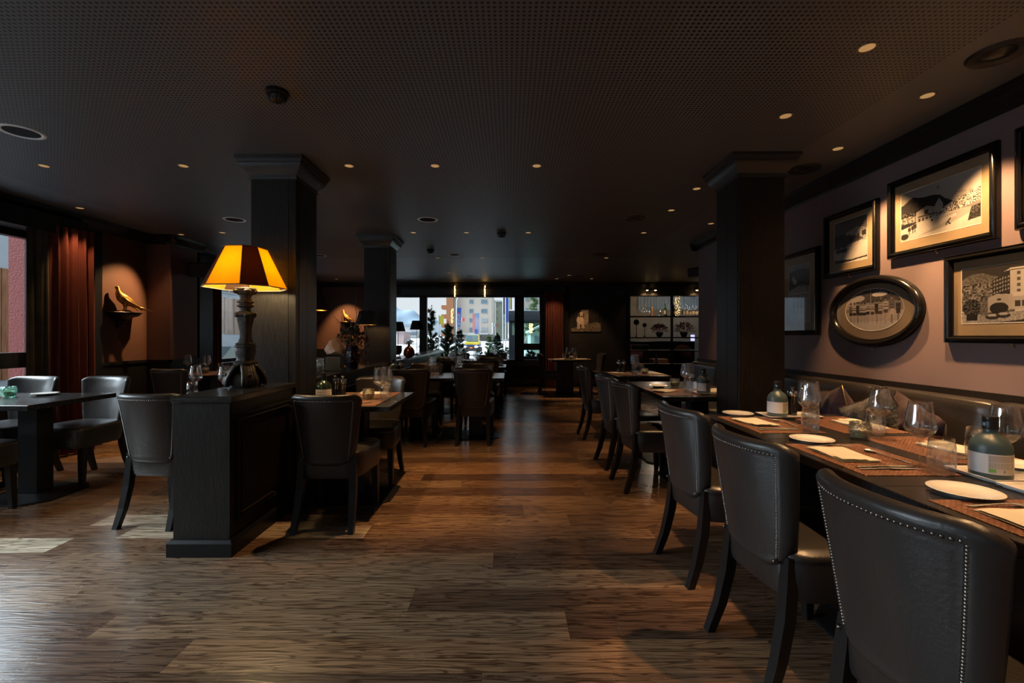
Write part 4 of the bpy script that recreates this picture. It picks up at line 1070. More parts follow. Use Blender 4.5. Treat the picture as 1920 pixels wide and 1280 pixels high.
P4.poly([(.44,.42),(.47,.50),(1,.58),(1,.46)],.85); P4.rect(.44,.22,1,.44,.72); P4.poly([(.26,.18),(.26,.44),(.34,.50),(.48,.48),(.48,.22)],.70)
P4.ell(.36,.25,.085,.10,.12); P4.rect(.27,.12,.46,.17,.12); P4.ell(.36,.40,.02,.02,.2)
for x in (.50,.56,.62): P4.rect(x,.26,x+.045,.36,.18)
P4.rect(.70,.22,.78,.38,.15); P4.rect(.84,.28,.95,.38,.25)
P4.poly([(0,0),(1,0),(1,.24),(.5,.18),(.26,.12),(0,.22)],.62); P4.noise(.25,P4.m,3)
for x,y in ((.30,.10),(.40,.12),(.64,.16),(.76,.17),(.92,.14)):
    P4.ell(x,y,.065,.045,.15); P4.ell(x,y+.03,.045,.025,.75)
P4.ell(.10,.28,.09,.16,.12).noise(.5,(P4.x<.2)&(P4.y<.45)&(P4.y>.1),2); P4.rect(.05,.05,.16,.16,.08); P4.poly([(.35,.0),(.9,.0),(.7,.07)],.15)
pix_text(P4,'TERMINUS',int(.585*170),int((1-.755)*110),.25)
wall_picture(2.02,2.748,1.200,1.718,P4,'black-framed picture of a snowy hotel with balconies, at the right edge', inner=(-.272,-.145,.285,.165))
P5 = Pic(60,60,.5,5); P5.noise(.3,None,4); mount(P5,-.1,1.1,.4,.3,.25,2)
wall_picture(1.80,2.364,1.787,2.316,P5,'black picture frame just entering the top right edge of the photo')
# oval team picture
P6 = Pic(160,110,.60,6); P6.rect(0,.62,1,1,.20).noise(.08,P6.y>.6,2)
for x in (.28,.46,.64,.8): P6.rect(x,.62,x+.012,1,.5)
P6.rect(0,.45,1,.68,.42).noise(.1,(P6.y>.45)&(P6.y<.68),2); P6.rect(.0,.55,.2,.75,.62); P6.ell(.22,.8,.14,.08,.65)
P6.rect(0,0,1,.22,.72).noise(.06,P6.y<.22,3)
for i,(x,tp,bt,lg,h) in enumerate(((.10,.3,.1,.3,.55),(.17,.62,.12,.5,.55),(.235,.1,.1,.1,.56),(.30,.60,.12,.5,.54),(.36,.62,.12,.5,.53),(.42,.62,.12,.5,.57),(.50,.62,.12,.5,.55),(.575,.10,.09,.1,.57),(.64,.60,.14,.5,.56),(.72,.66,.14,.5,.62),(.82,.30,.12,.16,.66),(.92,.12,.1,.12,.55))):
    P6.person(x,.16,h,tp,bt,lg,.66)
    if tp>.5: P6.rect(x-.028,.16+h*.72,x+.028,.16+h*.75,.15)
P6.rect(.79,.36,.87,.50,.62); P6.ell(.62,.86,.13,.055,.82)
def oval_picture(cy, cz, ry, rz):
    o = thing('framed_picture', 'oval black-framed picture of a hockey team in a row', 'picture', (XR-.001,cy,cz))
    n = 56
    prof = [(0,0),(.0,.020),(-.006,.030),(-.016,.040),(-.028,.043),(-.040,.037),(-.048,.026),(-.052,.028),(-.058,.018),(-.058,0)]
    vs=[];fs=[];m_=len(prof)
    for k in range(n):
        a=2*PI*k/n
        for off,c in prof: vs.append((-c, -(ry+off)*cos(a), (rz+off)*sin(a)))
    for k in range(n):
        for j in range(m_):
            l=(j+1)%m_; b=((k+1)%n)*m_; fs.append((k*m_+j,b+j,b+l,k*m_+l))
    MB().add(vs,fs).build('frame', frame_black, o, smooth=60)
    def disc(r1,r2,c,nm,mt,th=.003,yo=0,zo=0):
        m=MB(); rings=[[(-cc,yo-r1*cos(2*PI*k/n),zo+r2*sin(2*PI*k/n)) for k in range(n)] for cc in (c,c+th)]; m.loft(rings); return m.build(nm,mt,o)
    disc(ry-.055,rz-.055,.003,'mat_board',matboard_dark)
    by,bz,oy,oz = .262,.150,-.0,.012
    ring=[[(-c,oy-(by+q)*cos(2*PI*k/n),oz+(bz+q)*sin(2*PI*k/n)) for k in range(n)] for q,c in ((0,.0062),(.004,.0078),(.004,.0062),(0,.0062))]
    MB().loft(ring,cap=False).build('mat_bevel',bevel_white,o)
    print_mesh('photo_print',P6,lambda u,v:(-.0068,oy-by*(2*u-1),oz+bz*(2*v-1)),o,(1,.90,.86),ellipse=True)
    disc(ry-.056,rz-.056,.014,'glazing',pic_glass,.001)
    k=MB().ball((-.008,0,-rz-.018),.007,8,6); k.tube([(-.008,0,-rz-.012),(-.018,0,-rz-.004)],.003,5); k.build('wall_hook',brass,o,smooth=180)
oval_picture(3.31,1.42,.42,.26)
# dog print on the far black wall
P7 = Pic(130,90,.08,7); P7.noise(.10,None,3); P7.rect(.34,.30,.58,.98,.45).noise(.25,(P7.x>.34)&(P7.x<.58)&(P7.y>.3),3); 
for x in (.1,.62,.70,.80,.92): P7.rect(x,.2,x+.03,1,.05)
P7.poly([(0,0),(1,0),(1,.38),(.8,.42),(.55,.34),(.4,.22),(.2,.2),(0,.15)],.30); P7.noise(.45,P7.m,2)
P7.ell(.30,.52,.12,.20,.75); P7.ell(.34,.76,.075,.14,.8); P7.ell(.27,.74,.03,.11,.25); P7.ell(.41,.72,.03,.12,.2); P7.ell(.34,.68,.03,.04,.1)
for x in (.22,.27,.37,.42): P7.rect(x-.02,.15,x+.02,.42,.72)
P7.rect(.2,.12,.29,.17,.6); P7.rect(.35,.14,.46,.19,.6)
o = thing('canvas_print','sepia print of a standing dog in a forest on the far black wall','picture',(1.50+.37,YB-.001,1.62))
MB().rbox(-.365,-.024,-.272,.365,0,.272,.003).build('stretcher', ink, o)
print_mesh('photo_print',P7,lambda u,v:(-.362+.724*u,-.0246,-.269+.538*v),o,(1,.80,.62),gain=.95)
# ================================================================== CEILING FITTINGS
def light(name, kind, loc, energy, color, parent=None, size=.03, angle=None, blend=.4, target=None):
    l = bpy.data.lights.new(name, kind); l.energy = energy*LIGHT_K; l.color = color
    if kind in ('POINT','SPOT'): l.shadow_soft_size = size
    if kind == 'SPOT': l.spot_size = R(angle); l.spot_blend = blend
    o = bpy.data.objects.new(name, l); link(o); o.location = loc
    if target is not None:
        d = Vector(target)-Vector(loc); o.rotation_euler = d.to_track_quat('-Z','Y').to_euler()
    return o
WARM = (1,.56,.24)
def down_proto():
    r = bpy.data.objects.new('recessed_spotlight', None); link(r)
    m = MB().lathe([(.030,.0),(.040,-.002),(.041,0),(.041,.0005),(.030,.0005)],24); m.build('trim_ring', spot_trim, r, smooth=40)
    MB().lathe([(.0005,-.0006),(.031,-.0006),(.031,.0),(.0005,.0)],24).build('lamp_face', spot_face, r)
    return r
DW = [ # x, y, power, aim (dx, dy), description
 (-3.57,3.49,.45,(0,0),'over the left foreground table'),(-2.50,3.49,.3,(0,0),'left of the tall lamp, over the chair behind the divider'),
 (-1.23,3.49,1.3,(0,0),'right of the left column, over the divider table'),(-.57,3.49,2.4,(.04,.14),'over the aisle edge, second right of the left column'),
 (.21,3.49,.3,(0,0),'over the middle of the aisle, in the nearest row'),(-4.38,4.64,.4,(-.10,.2),'nearest the left window curtain'),
 (-4.22,5.85,2.4,(-.32,-.42),'lighting the gilded bird on the left wall'),(-3.62,5.74,1.0,(0,0),'between the left wall and left column'),
 (-1.21,5.74,.5,(0,0),'left of the three in the middle row'),(-.54,5.74,.3,(0,0),'centre of the three in the middle row'),
 (.24,5.74,.55,(0,0),'right of the three in the middle row'),(1.62,2.06,1.9,(-.02,.0),'nearest and largest, upper right'),
 (1.64,2.70,1.6,(0,0),'right of the aisle, second from the camera'),(2.27,2.47,3.2,(.30,.0),'close to the pink wall by the crown moulding'),
 (2.29,3.17,3.2,(.30,.0),'close to the pink wall above the oval picture'),(1.66,4.03,1.2,(0,0),'just left of the right column capital'),
 (1.68,4.72,1.0,(0,0),'farther left of the right column capital'),(1.70,5.75,1.1,(0,0),'over the pepper mill table'),
 (2.34,5.28,1.0,(.2,0),'beside the far shaft edge of the right column'),(1.28,9.75,2.2,(0,0),'over the far corner table'),
 (1.62,7.6,1.3,(0,0),'far right of the aisle'),(-1.2,7.6,.35,(0,0),'over the third row divider table'),(-.45,7.6,.2,(0,0),'over the third row aisle table'),
 (-3.95,10.4,2.2,(0,.45),'lighting the far gilded bird'),(1.87,10.35,.6,(0,.36),'lighting the dog print'),(1.08,10.35,.45,(0,.42),'added to light the far red curtain'),(-1.25,9.4,.5,(0,0),'over the farthest divider table')]  # the spot at the far red curtain is added to brighten it
for i,(x,y_,p,(dx,dy),d) in enumerate(DW):
    inst('down', down_proto, 'recessed_spotlight', 'small round recessed spotlight '+d, 'ceiling light', x, y_, H, 0, 'recessed ceiling spotlights')
    light('spotlight_beam','SPOT',(x,y_,H-.012),32*p,WARM,size=.022,angle=54 if dx==0 and dy==0 else 62,blend=.6,target=(x+dx*2,y_+dy*2,H-2))
# off-frame neighbours of the same two rows over the pink-wall tables
for x,y_,p,dx in ((1.60,1.30,1.6,0),(1.60,.6,1.0,0),(2.27,1.75,3.0,.30),(2.27,1.0,1.8,.30)):
    light('spotlight_beam','SPOT',(x,y_,H-.012),32*p,WARM,size=.022,angle=66,blend=.55,target=(x+dx*2,y_,H-2))
def ring_proto():
    r = bpy.data.objects.new('round_ceiling_vent', None); link(r)
    MB().lathe([(.088,.0),(.095,-.004),(.112,-.004),(.117,0),(.117,.0005),(.088,.0005)],36).build('rim', ring_white, r, smooth=40)
    MB().lathe([(.0005,-.0006),(.089,-.0006),(.089,.0002),(.0005,.0002)],36).build('dark_opening', M('void_black',(.002,.002,.002),.9), r)
    return r
for x,y_,d in ((-3.12,2.91,'largest, at the left edge of the picture'),(-3.08,5.10,'left of the left column'),(-.915,5.10,'between the left and middle column capitals'),
               (-.88,7.30,'in the third row of the ceiling, centre'),(-.87,9.85,'smallest, above the far window'),(-3.08,7.37,'seen between the left and middle columns')):
    inst('ring', ring_proto, 'round_ceiling_vent', 'round pale-rimmed ceiling opening, '+d, 'ceiling fixture', x, y_, H)
def dome_proto():
    r = bpy.data.objects.new('round_ceiling_speaker', None); link(r)
    MB().lathe([(.060,0),(.075,-.008),(.108,-.010),(.116,0)],36,cap=False).build('rim', speaker_m, r, smooth=40)
    MB().lathe([(.0005,-.020),(.03,-.018),(.062,-.003),(.062,0),(.0005,0)],30).build('dark_cone', M('cone_black',(.006,.006,.006),.3), r, smooth=60)
    return r
for x,y_,d in ((2.26,2.10,'upper right corner by the crown moulding'),(2.30,3.55,'right of the right column capital'),(1.39,5.04,'left of the right column'),(1.44,7.27,'farther back, left of the right column'),(1.50,9.85,'near the far black wall')):
    inst('dome', dome_proto, 'round_ceiling_speaker', 'round black ceiling fixture, '+d, 'ceiling fixture', x, y_, H)
def smoke_proto():
    r = bpy.data.objects.new('smoke_detector', None); link(r)
    MB().lathe([(.0005,0),(.058,0),(.060,-.006),(.058,-.018),(.050,-.022),(.0005,-.022)][::-1],30).build('base', steel_black, r, smooth=40)
    MB().lathe([(.0005,-.058),(.022,-.057),(.034,-.050),(.038,-.046),(.0005,-.046)],24).build('cap', steel_black, r, smooth=40)
    m = MB()
    for k in range(14):
        a = 2*PI*k/14; c,s_ = cos(a),sin(a); m.tube([(.047*c,.047*s_,-.021),(.046*c,.046*s_,-.034),(.036*c,.036*s_,-.050)],.0028,5)
    m.build('cage_bars', steel_black, r)
    MB().lathe([(.0005,-.046),(.030,-.046),(.030,-.022),(.0005,-.022)],20).build('sensor', ink, r)
    return r
for x,y_,d in ((-1.24,2.43,'large, upper left above the left column'),(-.10,5.77,'near the centre of the ceiling'),(-1.19,6.87,'right of the middle column capital')):
    inst('smoke', smoke_proto, 'smoke_detector', 'black domed smoke detector, '+d, 'smoke detector', x, y_, H)
# ================================================================== TALL LAMP
def tall_lamp(x, y_, z):
    r = thing('table_lamp','tall carved lamp with a lit amber and brown panelled shade','lamp',(x,y_,z),R(-3))
    def sq(prof, n=32, k=3.0, wob=0):
        rings=[]
        for rr,zz in prof:
            ring=[]
            for j in range(n):
                a=2*PI*j/n; c,s_=cos(a),sin(a); e=2/k
                q=1+wob*cos(8*a)
                ring.append((rr*q*math.copysign(abs(c)**e,c), rr*q*math.copysign(abs(s_)**e,s_), zz))
            rings.append(ring)
        return rings
    MB().loft(sq([(.080,.0),(.084,.03),(.084,.05),(.078,.08),(.055,.10),(.060,.115),(.050,.13),(.044,.15)],32,3.2)).build('foot_block', lamp_stone, r, smooth=40)
    for k in range(4):
        a = PI/4+PI/2*k; c,s_=cos(a),sin(a); m=MB()
        for off in (-.030,-.015,0,.015,.030):
            ox,oy=-s_*off,c*off; fl_=1-abs(off)*5
            m.tube([(c*.035+ox,s_*.035+oy,.150),(c*.065+ox,s_*.065+oy,.135),(c*(.088)+ox,s_*.088+oy,.100),(c*(.092+.02*fl_)+ox*1.1,s_*(.092+.02*fl_)+oy*1.1,.062),(c*(.098+.02*fl_)+ox*1.15,s_*(.098+.02*fl_)+oy*1.15,.030),(c*(.090+.02*fl_)+ox*1.1,s_*(.090+.02*fl_)+oy*1.1,.010)],[.010,.013,.014,.0145,.015,.010],7)
        m.ball((c*.112,s_*.112,.085),.013,8,6)
        m.tube([(c*.04,s_*.04,.03),(c*.085,s_*.085,.012)],[.03,.022],8)
        m.build('scroll_foot', lamp_stone, r, smooth=180)
    MB().loft(sq([(.050,.145),(.062,.152),(.064,.165),(.050,.176),(.046,.19),(.052,.215),(.056,.245),(.050,.262),(.058,.268),(.058,.276),(.050,.280),(.052,.290),(.044,.296)],32,3.4)).build('lower_knop', lamp_stone, r, smooth=40)
    MB().loft(sq([(.040,.294),(.030,.33),(.030,.37),(.036,.42),(.044,.465),(.042,.475)],32,5)).build('shaft', lamp_stone, r, smooth=40)
    m=MB()
    for k in range(4):
        a=PI/4+PI/2*k; c,s_=cos(a),sin(a)
        m.ball((c*.047,s_*.047,.482),.021,10,8,(1,1,.9)); m.ball((c*.052,s_*.052,.640),.024,10,8,(1,1,.75))
        m.tube([(c*.03,s_*.03,.655),(c*.06,s_*.06,.655),(c*.068,s_*.068,.640)],[.012,.012,.006],7)
    m.loft(sq([(.044,.470),(.050,.485),(.046,.498),(.034,.506)],32,3.5)); m.loft(sq([(.040,.616),(.046,.636),(.054,.652),(.050,.664),(.02,.668)],32,3.5))
    m.build('carved_scrolls', lamp_stone, r, smooth=180, kind='stuff')
    MB().loft(sq([(.032,.505),(.028,.520),(.032,.532),(.046,.538),(.047,.546),(.036,.551),(.036,.560),(.046,.566),(.046,.574),(.034,.580),(.030,.596),(.036,.618)],32,3.2)).build('upper_neck', lamp_stone, r, smooth=40)
    MB().lathe([(.0005,.665),(.012,.665),(.012,.68),(.018,.684),(.018,.692),(.008,.696),(.008,.78),(.0005,.78)],16).build('socket', brass, r, smooth=40)
    MB().ball((0,0,.80),.028,14,10,(1,1,1.15)).build('light_bulb', bulb, r, smooth=180)
    # shade: eight panels, alternating wide and narrow
    zb_,zt_ = .665,.930
    def oct_(w, ch):
        h=w/2; return [(h-ch,-h),(h,-h+ch),(h,h-ch),(h-ch,h),(-h+ch,h),(-h,h-ch),(-h,-h+ch),(-h+ch,-h)]
    lo, up = oct_(.455,.115), oct_(.235,.060)
    for k in range(8):
        a0,a1,b0,b1 = lo[k],lo[(k+1)%8],up[k],up[(k+1)%8]
        wide = (k%2==1); mt = shade_yellow if wide else shade_brown
        vs = [(a0[0],a0[1],zb_),(a1[0],a1[1],zb_),(b1[0],b1[1],zt_),(b0[0],b0[1],zt_)]
        f=.994; vi=[(p[0]*f,p[1]*f,p[2]) for p in vs]
        pn = MB().add(vs+vi,[(0,1,2,3),(7,6,5,4),(0,4,5,1),(3,2,6,7)]).build('shade_panel', mt, r)
        if not wide: pn['label'] = 'narrow dark brown shade panel'
    m=MB()
    for k in range(8):
        m.tube([(*lo[k],zb_),(*up[k],zt_)],.0028,5); m.tube([(*lo[k],zb_),(*lo[(k+1)%8],zb_)],.0038,5); m.tube([(*up[k],zt_),(*up[(k+1)%8],zt_)],.0035,5)
    m.build('shade_trim', M('trim_braid',(.30,.22,.14),.7), r)
    up2 = [(p[0]*.98,p[1]*.98) for p in up]
    MB().prism(up2, zt_-.012, zt_-.010).build('added_glow_screen', shade_brown, r)  # panel added inside the shade top to dim the glow on the ceiling
    l = light('lamp_bulb_light','POINT',(0,0,.80),11.5,(1,.76,.40),size=.03); l.parent = r
    # the real bulb glows through a sphere; keep the point light just outside it
    l.data.shadow_soft_size=.07; l.location=(0,0,.76)
    return r
tall_lamp(-1.775,3.06,.90)
def black_lamp(x,y_,z,label,s=1,rz=0,hexed=True):
    r = thing('black_table_lamp',label,'lamp',(x,y_,z),R(rz)); r.scale=(s,s,s)
    MB().lathe([(.0005,0),(.065,0),(.066,.008),(.030,.018),(.012,.030),(.0005,.03)],24).build('base', steel_black, r, smooth=40)
    MB().lathe([(.0005,.02),(.005,.02),(.005,.14),(.009,.145),(.009,.155),(.005,.16),(.005,.52),(.0005,.52)],10).build('stem', steel_black, r)
    m=MB(); n=6; w0,w1,z0_,z1_=.13,.085,.48,.65
    ring=lambda w,z:[(w*cos(2*PI*j/n),w*sin(2*PI*j/n),z) for j in range(n)]
    m.loft([ring(w0,z0_),ring(w1,z1_),ring(w1-.003,z1_),ring(w0-.003,z0_),ring(w0,z0_)],cap=False)
    m.build('shade', shade_black, r)
    MB().loft([ring(w0-.0035,z0_+.001),ring(w1-.0035,z1_-.001)],cap=False).build('gold_lining', gold, r)
    MB().ball((0,0,.54),.02,10,8).build('light_bulb', bulb, r, smooth=180)
    l=light('lamp_bulb_light','POINT',(0,0,.50),1.6*s,(1,.6,.25),size=.02); l.parent=r
    return r
black_lamp(-1.74,3.97,.90,'black-shaded lamp with gold lining just behind the left column',1.18)
black_lamp(-1.76,5.60,.90,'black-shaded lamp on a thin stem beside the middle column',1.0,10)
black_lamp(-1.66,8.15,.90,'small black-shaded lamp against the far window mullion',.95,0)
black_lamp(-1.70,6.95,.90,'lower black-shaded lamp just right of the middle column',.86,15)
# --- things on the divider between the columns
t_ = thing('display_block','grey box plinth under the crystal on the divider','plinth',(-1.745,4.55,.90),R(8))
MB().rbox(-.085,-.10,.0,.085,.10,.022,.003).build('base_board', grey_pot, t_); MB().rbox(-.07,-.08,.022,.07,.08,.135,.003).build('box', grey_pot, t_)
def crystal():
    r = thing('crystal_rock','pale pink faceted crystal held on a small metal stand','crystal',(-1.745,4.55,1.036),R(20))
    rr_=random.Random(5); bm=bmesh.new()
    for z,rad,n in ((.025,.080,6),(.06,.092,6),(.11,.080,6),(.155,.045,5),(.185,.012,3)):
        for j in range(n):
            a=2*PI*(j+rr_.random()*.6)/n; bm.verts.new((rad*cos(a)*rr_.uniform(.9,1.1),rad*sin(a)*.8*rr_.uniform(.9,1.1),z+rr_.uniform(-.01,.01)))
    res = bmesh.ops.convex_hull(bm,input=bm.verts); me=bpy.data.meshes.new('crystal'); 
    bmesh.ops.delete(bm,geom=[v for v in bm.verts if not v.link_faces],context='VERTS'); bm.to_mesh(me); bm.free(); me.materials.append(quartz)
    o=bpy.data.objects.new('crystal',me); link(o); o.parent=r
    m=MB(); m.box(-.07,-.012,0,.07,.012,.004); m.tube([(0,0,0),(0,0,.03)],.004,6)
    for sx_ in (-1,1): m.tube([(sx_*.06,0,.002),(sx_*.075,0,.03),(sx_*.078,0,.055)],.0032,6)
    m.tube([(-.075,0,.028),(.075,0,.028)],.003,6); m.build('metal_stand', steel_black, r)
    return r
crystal()
put('candle',-1.80,4.28,'lumpy candle glass at the foot of the crystal plinth on the divider',z=.90,s=1.15)
put('tumbler',-1.83,4.40,'clear glass behind the candle glass on the divider',z=.90)
put('tumbler',-1.77,5.25,'clear glass right of the dark vase on the divider',z=.90); put('tumbler',-1.84,5.32,'clear glass behind the dark vase on the divider',z=.90)
def leaf(m, p, d, L, w, up=Vector((0,0,1))):
    p=Vector(p); d=Vector(d).normalized(); s_=d.cross(up); s_=s_.normalized() if s_.length>1e-3 else Vector((1,0,0))
    n=s_.cross(d)
    a,b_,c,e = p, p+d*L*.5+s_*w, p+d*L, p+d*L*.5-s_*w
    m.add([a,b_+n*w*.3,c,e+n*w*.3],[(0,1,2),(0,2,3)])
def rdir(r_, zlo=-.3, zhi=1):
    a=r_.uniform(0,2*PI); z=r_.uniform(zlo,zhi); q=math.sqrt(max(0,1-z*z)); return Vector((q*cos(a),q*sin(a),z))
def arrangement():
    r = thing('winter_bouquet','dark vase of twigs, pine sprigs and rust-red leaves on the divider','flower arrangement',(-1.70,4.92,.90))
    MB().lathe([(.0005,0),(.055,0),(.060,.01),(.072,.06),(.078,.12),(.072,.18),(.060,.225),(.062,.24),(.055,.24),(.050,.22),(.0005,.20)],9).build('vase', dark_vase, r)
    r_=random.Random(12)
    for i in range(9):
        a=r_.uniform(0,2*PI) if i else 2.9; el=r_.uniform(.5,1.0); L=r_.uniform(.28,.45) if i else .62
        p=Vector((0,0,.2)); d=Vector((cos(a)*(1-el),sin(a)*(1-el),el+.3)).normalized(); pts=[p.copy()]
        if i==0: d=Vector((.10,0,1)).normalized()
        for k in range(8):
            d=(d+Vector((r_.uniform(-.35,.35),r_.uniform(-.35,.35),r_.uniform(-.15,.2)))).normalized(); p=p+d*L/8; pts.append(p.copy())
        m=MB().tube(pts,[.006-.0005*k for k in range(9)],6)
        m.tube([pts[4],pts[4]+Vector((r_.uniform(-.08,.08),r_.uniform(-.05,.05),.07))],[.004,.002],5); m.build('twig',twig,r,smooth=180)
    m=MB()
    for i in range(16):
        d=rdir(r_,.0,.9); p=Vector((0,0,.22)); L=r_.uniform(.10,.24)
        for k in range(26):
            q=p+d*L*(k/26); leaf(m,q,(d+rdir(r_,-1,1)*.9),.045,.0016)
    m.build('pine_sprigs',pine_green,r,fix=False,kind='stuff')
    m=MB()
    for i in range(150):
        d=rdir(r_,-.5,.7); p=Vector((.04,-.02,.22))+Vector((d.x*.13,d.y*.13,d.z*.14)); leaf(m,p,d+rdir(r_)*.5,.045,.011)
    for i in range(60):
        leaf(m,Vector((.10,-.03,.12))+rdir(r_,-1,1)*.07,rdir(r_,-1,0.2),.045,.010)
    m.build('rust_leaves',fern_red,r,fix=False,kind='stuff')
    m=MB()
    for i in range(120):
        d=rdir(r_,-.1,1); leaf(m,Vector((0,0,.27))+Vector((d.x*.15,d.y*.12,d.z*.13)),d+rdir(r_)*.6,.05,.014)
    m.build('dark_leaves',M('leaf_dark',(.02,.03,.015),.6),r,fix=False,kind='stuff')
    for (x,y_,z) in ((.075,-.06,.30),(-.03,-.07,.27)):
        m=MB().ball((x,y_,z),.026,10,8,(1,1,1.4))
        for k in range(7):
            for j in range(8):
                a=2*PI*(j+.5*(k%2))/8; zz=-.033+.010*k; rr=.026*math.sqrt(max(.05,1-(zz/.038)**2)); leaf(m,(x+rr*cos(a),y_+rr*sin(a),z+zz),(cos(a),sin(a),.8),.012,.006)
        m.build('pine_cone',M('cone_grey',(.10,.095,.08),.7) if 'cone_grey' not in MATS else MATS['cone_grey'],r,fix=False)
    m=MB()
    for k in range(22):
        m.ball(Vector((-.10,-.02,.34))+rdir(r_,-1,1)*.028,.007,6,4)
    m.build('berry_cluster',M('berry',(.35,.06,.09),.4),r,smooth=180)
arrangement()
# --- divider by the window
def gourd():
    r=thing('copper_gourd','glossy copper gourd with a curved stem on the divider by the window','ornament',(-1.62,7.35,.90))
    MB().lathe([(.0005,0),(.05,0),(.080,.02),(.092,.06),(.086,.11),(.062,.150),(.035,.172),(.022,.182),(.0005,.185)],28).build('body',copper,r,smooth=180)
    MB().tube([(0,0,.175),(-.004,0,.21),(.0,0,.24),(.014,0,.268),(.028,0,.29)],[.024,.018,.013,.009,.003],10).build('stem',copper,r,smooth=180)
    MB().tube([(.0,-.094,.03),(-.05,-.085,.015),(-.085,-.07,.05),(-.10,-.04,.11),(-.085,-.02,.16)],[.004]*5,6).build('wire_loop',chrome,r,smooth=180)
gourd()
r=thing('dark_pot','dark round pot on three legs on the divider by the window','pot',(-1.68,6.75,.90))
MB().lathe([(.0005,.07),(.05,.065),(.075,.085),(.085,.13),(.085,.20),(.078,.20),(.076,.14),(.0005,.12)],24).build('bowl',copper,r,smooth=50)
for k in range(3):
    a=2*PI*k/3+.4; MB().tube([(.045*cos(a),.045*sin(a),.08),(.065*cos(a),.065*sin(a),.0)],[.010,.006],6).build('leg',steel_black,r)
# ================================================================== BIRDS ON WALL BRACKETS
def bracket(x,y_,z,rz,label):
    r=thing('wall_bracket',label,'wall shelf',(x,y_,z),R(rz))   # local: wall at x=0, shelf projects +x
    def ring(d,w,zz): return [(0,-w,zz),(d*.72,-w,zz),(d,-w*.62,zz),(d,w*.62,zz),(d*.72,w,zz),(0,w,zz)]
    MB().loft([ring(*q) for q in ((.165,.20,0),(.170,.205,-.006),(.165,.20,-.014),(.150,.185,-.022),(.150,.185,-.034),(.125,.155,-.052),(.105,.13,-.060),(.075,.085,-.085),(.062,.068,-.095))]).build('shelf',black_paint,r,smooth=30)
    MB().loft([ring(*q) for q in ((.060,.062,-.095),(.066,.068,-.105),(.050,.052,-.125),(.038,.040,-.150),(.045,.044,-.160),(.030,.030,-.180),(.012,.012,-.195))]).build('corbel',black_paint,r,smooth=40)
    return r
def pheasant(x,y_,z,rz,label):
    r=thing('gilded_pheasant',label,'figurine',(x,y_,z),R(rz))  # local: looks +x, tail -x
    m=MB(); pts=[(-.20,0,.035),(-.15,0,.055),(-.10,0,.085),(-.06,0,.11),(-.01,0,.14),(.03,0,.175),(.055,0,.215),(.062,0,.25),(.066,0,.278),(.072,0,.296)]
    m.tube(pts,[.006,.012,.028,.046,.058,.054,.036,.022,.020,.010],14); m.build('body',gold,r,smooth=180)
    MB().ball((.070,0,.285),.021,12,8,(1.1,.9,1)).tube([(.085,0,.285),(.103,0,.279)],[.007,.001],6).build('head',gold,r,smooth=180)
    w=MB()
    for s_ in (-1,1):
        for k in range(9):
            w.tube([(.02-.012*k,s_*.052,.165-.010*k),(-.02-.016*k,s_*.056,.125-.010*k),(-.06-.012*k,s_*.040,.10-.010*k)],[.010,.012,.003],6)
    w.build('wings',gold,r,smooth=180)
    t=MB()
    for k in range(5): t.tube([(-.10,(k-2)*.008,.08),(-.20,(k-2)*.006,.045),(-.30+.02*abs(k-2),(k-2)*.004,.012+.004*k)],[.010,.008,.002],6)
    t.build('tail',brass,r,smooth=180)
    l=MB()
    for s_ in (-1,1): l.tube([(-.005,s_*.022,.10),(-.01,s_*.025,.05),(.0,s_*.026,.022)],[.018,.009,.006],8); l.tube([(0,s_*.026,.022),(.03,s_*.030,.02)],[.005,.003],5)
    l.build('legs',gold,r,smooth=180)
    b=MB(); rr_=random.Random(4)
    for k in range(16):
        a=2*PI*k/16; b.ball((.05*cos(a)*rr_.uniform(.5,1),.04*sin(a)*rr_.uniform(.5,1),.012),.016,7,5,(1,1,.8))
    b.loft([[(-.06,-.045,0),(.06,-.045,0),(.06,.045,0),(-.06,.045,0)],[(-.05,-.035,.016),(.05,-.035,.016),(.05,.035,.016),(-.05,.035,.016)]]); b.build('rocky_base',gold,r,smooth=180)
bracket(XL,5.50,1.53,0,'black wall bracket holding the gilded bird on the left wall')
pheasant(XL+.10,5.46,1.531,-118,'gilded pheasant figurine standing on the left wall bracket')
bracket(-3.90,YB,1.58,-90,'black wall bracket on the far wall seen between the columns')
pheasant(-3.95,YB-.10,1.581,160,'gilded pheasant with raised tail on the far wall bracket')
# ================================================================== WALL SPEAKERS
def speaker(loc,rot,label,s=1):
    r=thing('wall_speaker',label,'speaker',loc); r.rotation_euler=rot; r.scale=(s,s,s)
    MB().rbox(-.14,-.10,-.085,.14,.08,.085,.008).build('cabinet',speaker_m,r); MB().rbox(-.132,-.108,-.078,.132,-.099,.078,.004).build('grille',M('grille_cloth',(.02,.02,.022),.8) if 'grille_cloth' not in MATS else MATS['grille_cloth'],r)
    MB().rbox(.06,-.111,-.012,.085,-.107,-.006,.001).build('badge',chrome,r)
    MB().tube([(0,.08,0),(0,.14,.03),(0,.18,.03)],.014,8).build('wall_arm',steel_black,r)
speaker((-4.22,6.32,2.16),(R(12),0,R(14)),'black loudspeaker under the ceiling at the left pier, above the tall lamp',1.15)
speaker((2.74,6.62,2.18),(R(10),0,R(-60)),'small black speaker at the end corner of the pink wall',.8)
speaker((2.62,YB-.16,2.28),(R(8),0,0),'black speaker on the far black wall left of the shelves',.8)
